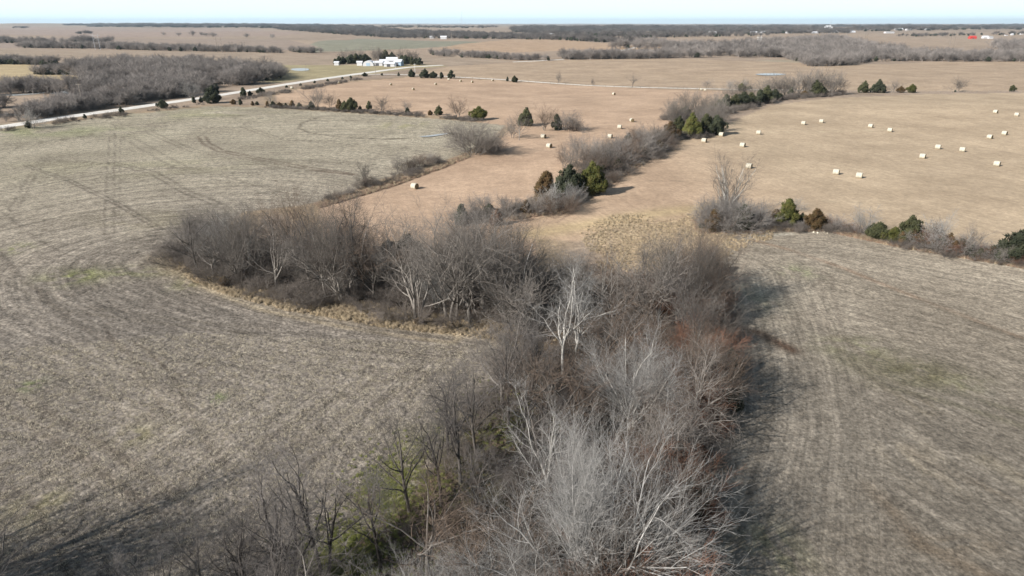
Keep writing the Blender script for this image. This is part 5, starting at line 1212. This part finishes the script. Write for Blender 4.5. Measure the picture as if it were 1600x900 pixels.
pole(131, 171, 38, 'pale wooden power pole beside the left creek wood'); pole(587, 119, 23, 'grey power pole at the road junction below the farm'); pole(648.5, 113.5, 13, 'pale power pole on the road right of the farm', mat='concrete')
pole(706, 69, 15, 'thin power pole below the pair of far white buildings'); pole(478, 112, 12, 'slim power pole beside the small pond left of the farm'); pole(618, 106, 4, 'short white pole before the farm sheds', mat='concrete')
pole(344, 83, 22, 'left dark power frame on the far left plain', 'power_frame', 'weathered_wood'); pole(362, 80, 14, 'small dark power frame right of the taller one on the left plain', 'power_frame', 'weathered_wood'); pole(381, 79, 13, 'third and faintest power frame on the left plain', 'power_frame', 'weathered_wood')
pole(153, 78, 23, 'pale steel power frame over the left tree belts', 'power_frame', 'steel')
pole(1487, 72, 19, 'tall power frame right of centre on the far right field', 'power_frame', 'weathered_wood'); pole(1353, 63, 10, 'small power frame above the river wood', 'power_frame', 'weathered_wood'); pole(1185, 74, 16, 'power frame standing in the river wood', 'power_frame', 'concrete')

# fences along the lane and the field crest
POST = None
def fence(pts, spacing, label, hgt=1.25):
    global POST
    P = G([p[0] for p in pts], [p[1] for p in pts])[:, :2]; seg = np.hypot(*np.diff(P, axis=0).T); s = np.concatenate([[0], np.cumsum(seg)])
    t = np.arange(0, s[-1], spacing); C = np.stack([np.interp(t, s, P[:, 0]), np.interp(t, s, P[:, 1])], 1)
    r = empty('wire_fence', (C[0, 0], C[0, 1], gz(*C[0]))); tag(r, label, 'fence')
    if POST is None:
        b = MB(); b.tube((0, 0, -.3), (.02, 0, 1.22), .085, .075, 7); b.tube((.02, 0, 1.22), (.02, 0, 1.27), .075, .03, 7); POST = b.mesh('post', M['weathered_wood'])
    w = MB(); o0 = Vector((C[0, 0], C[0, 1], gz(*C[0]))); prev = None
    for k, c in enumerate(C[:290]):
        q = Vector((c[0], c[1], gz(*c))) - o0; o = obj('post', POST, r, q); o.rotation_euler = (random.uniform(-.05, .05), random.uniform(-.05, .05), 0)
        if prev is not None:
            for hh in (.35, .65, .95, 1.15): w.tube(prev + Vector((0, 0, hh)), q + Vector((0, 0, hh)), .008, .008, 3)
        prev = q
    obj('wire', w.mesh('wire', M['steel']), r)
fence([(560, 119.5), (620, 119), (700, 121.5), (800, 127), (925, 135.3), (1050, 139.3), (1150, 141.2)], 5.5, 'wire fence with wooden posts along the gravel lane')
fence([(1310, 144.5), (1430, 145.5), (1620, 145)], 5.5, 'wire fence with wooden posts on the crest of the right hay field')
fence([(410, 146), (480, 134), (520, 128), (560, 120.5)], 6, 'wire fence along the near side of the gravel road')

# pale rocks and cleared stones at the hedge foot
rk = px_points([([(1275, 358), (1330, 360), (1330, 366), (1270, 364)], 60)], 301)
rm = MB(); rm.add([(.2, 0, 0), (0, .24, 0), (-.2, .02, 0), (0, -.2, 0), (.08, .08, .2), (-.1, -.04, .17)], [(0, 1, 4), (1, 2, 5), (1, 5, 4), (2, 3, 5), (3, 0, 4), (3, 4, 5)])
so = bpy.data.objects.new('stone_source', rm.mesh('stone', M['wrap_seam'])); rs = np.random.default_rng(4).uniform(.4, 1.1, (60, 1)) * np.ones((1, 3))
scatter('field_stones', rk, np.linspace(0, 30, 60), rs, np.zeros(60, int), [so], 'pale cleared stones at the foot of the hedge between the right fields', 'stones')

# ------------------------------------------------------------------ air
HZ = True
if HZ:
    b = MB(); b.box(-30000, 30000, -30000, 30000, -25, 170); hm_ = bpy.data.materials.new('haze'); hm_.use_nodes = True; nt = hm_.node_tree; nt.nodes.clear()
    out = nt.nodes.new('ShaderNodeOutputMaterial'); v = nt.nodes.new('ShaderNodeVolumePrincipled'); v.inputs['Density'].default_value = 3.8e-5
    v.inputs['Color'].default_value = (.70, .87, 1.0, 1); v.inputs['Anisotropy'].default_value = .1
    nt.links.new(v.outputs[0], out.inputs['Volume']); tag(obj('haze', b.mesh('haze', hm_)), kind='stuff')
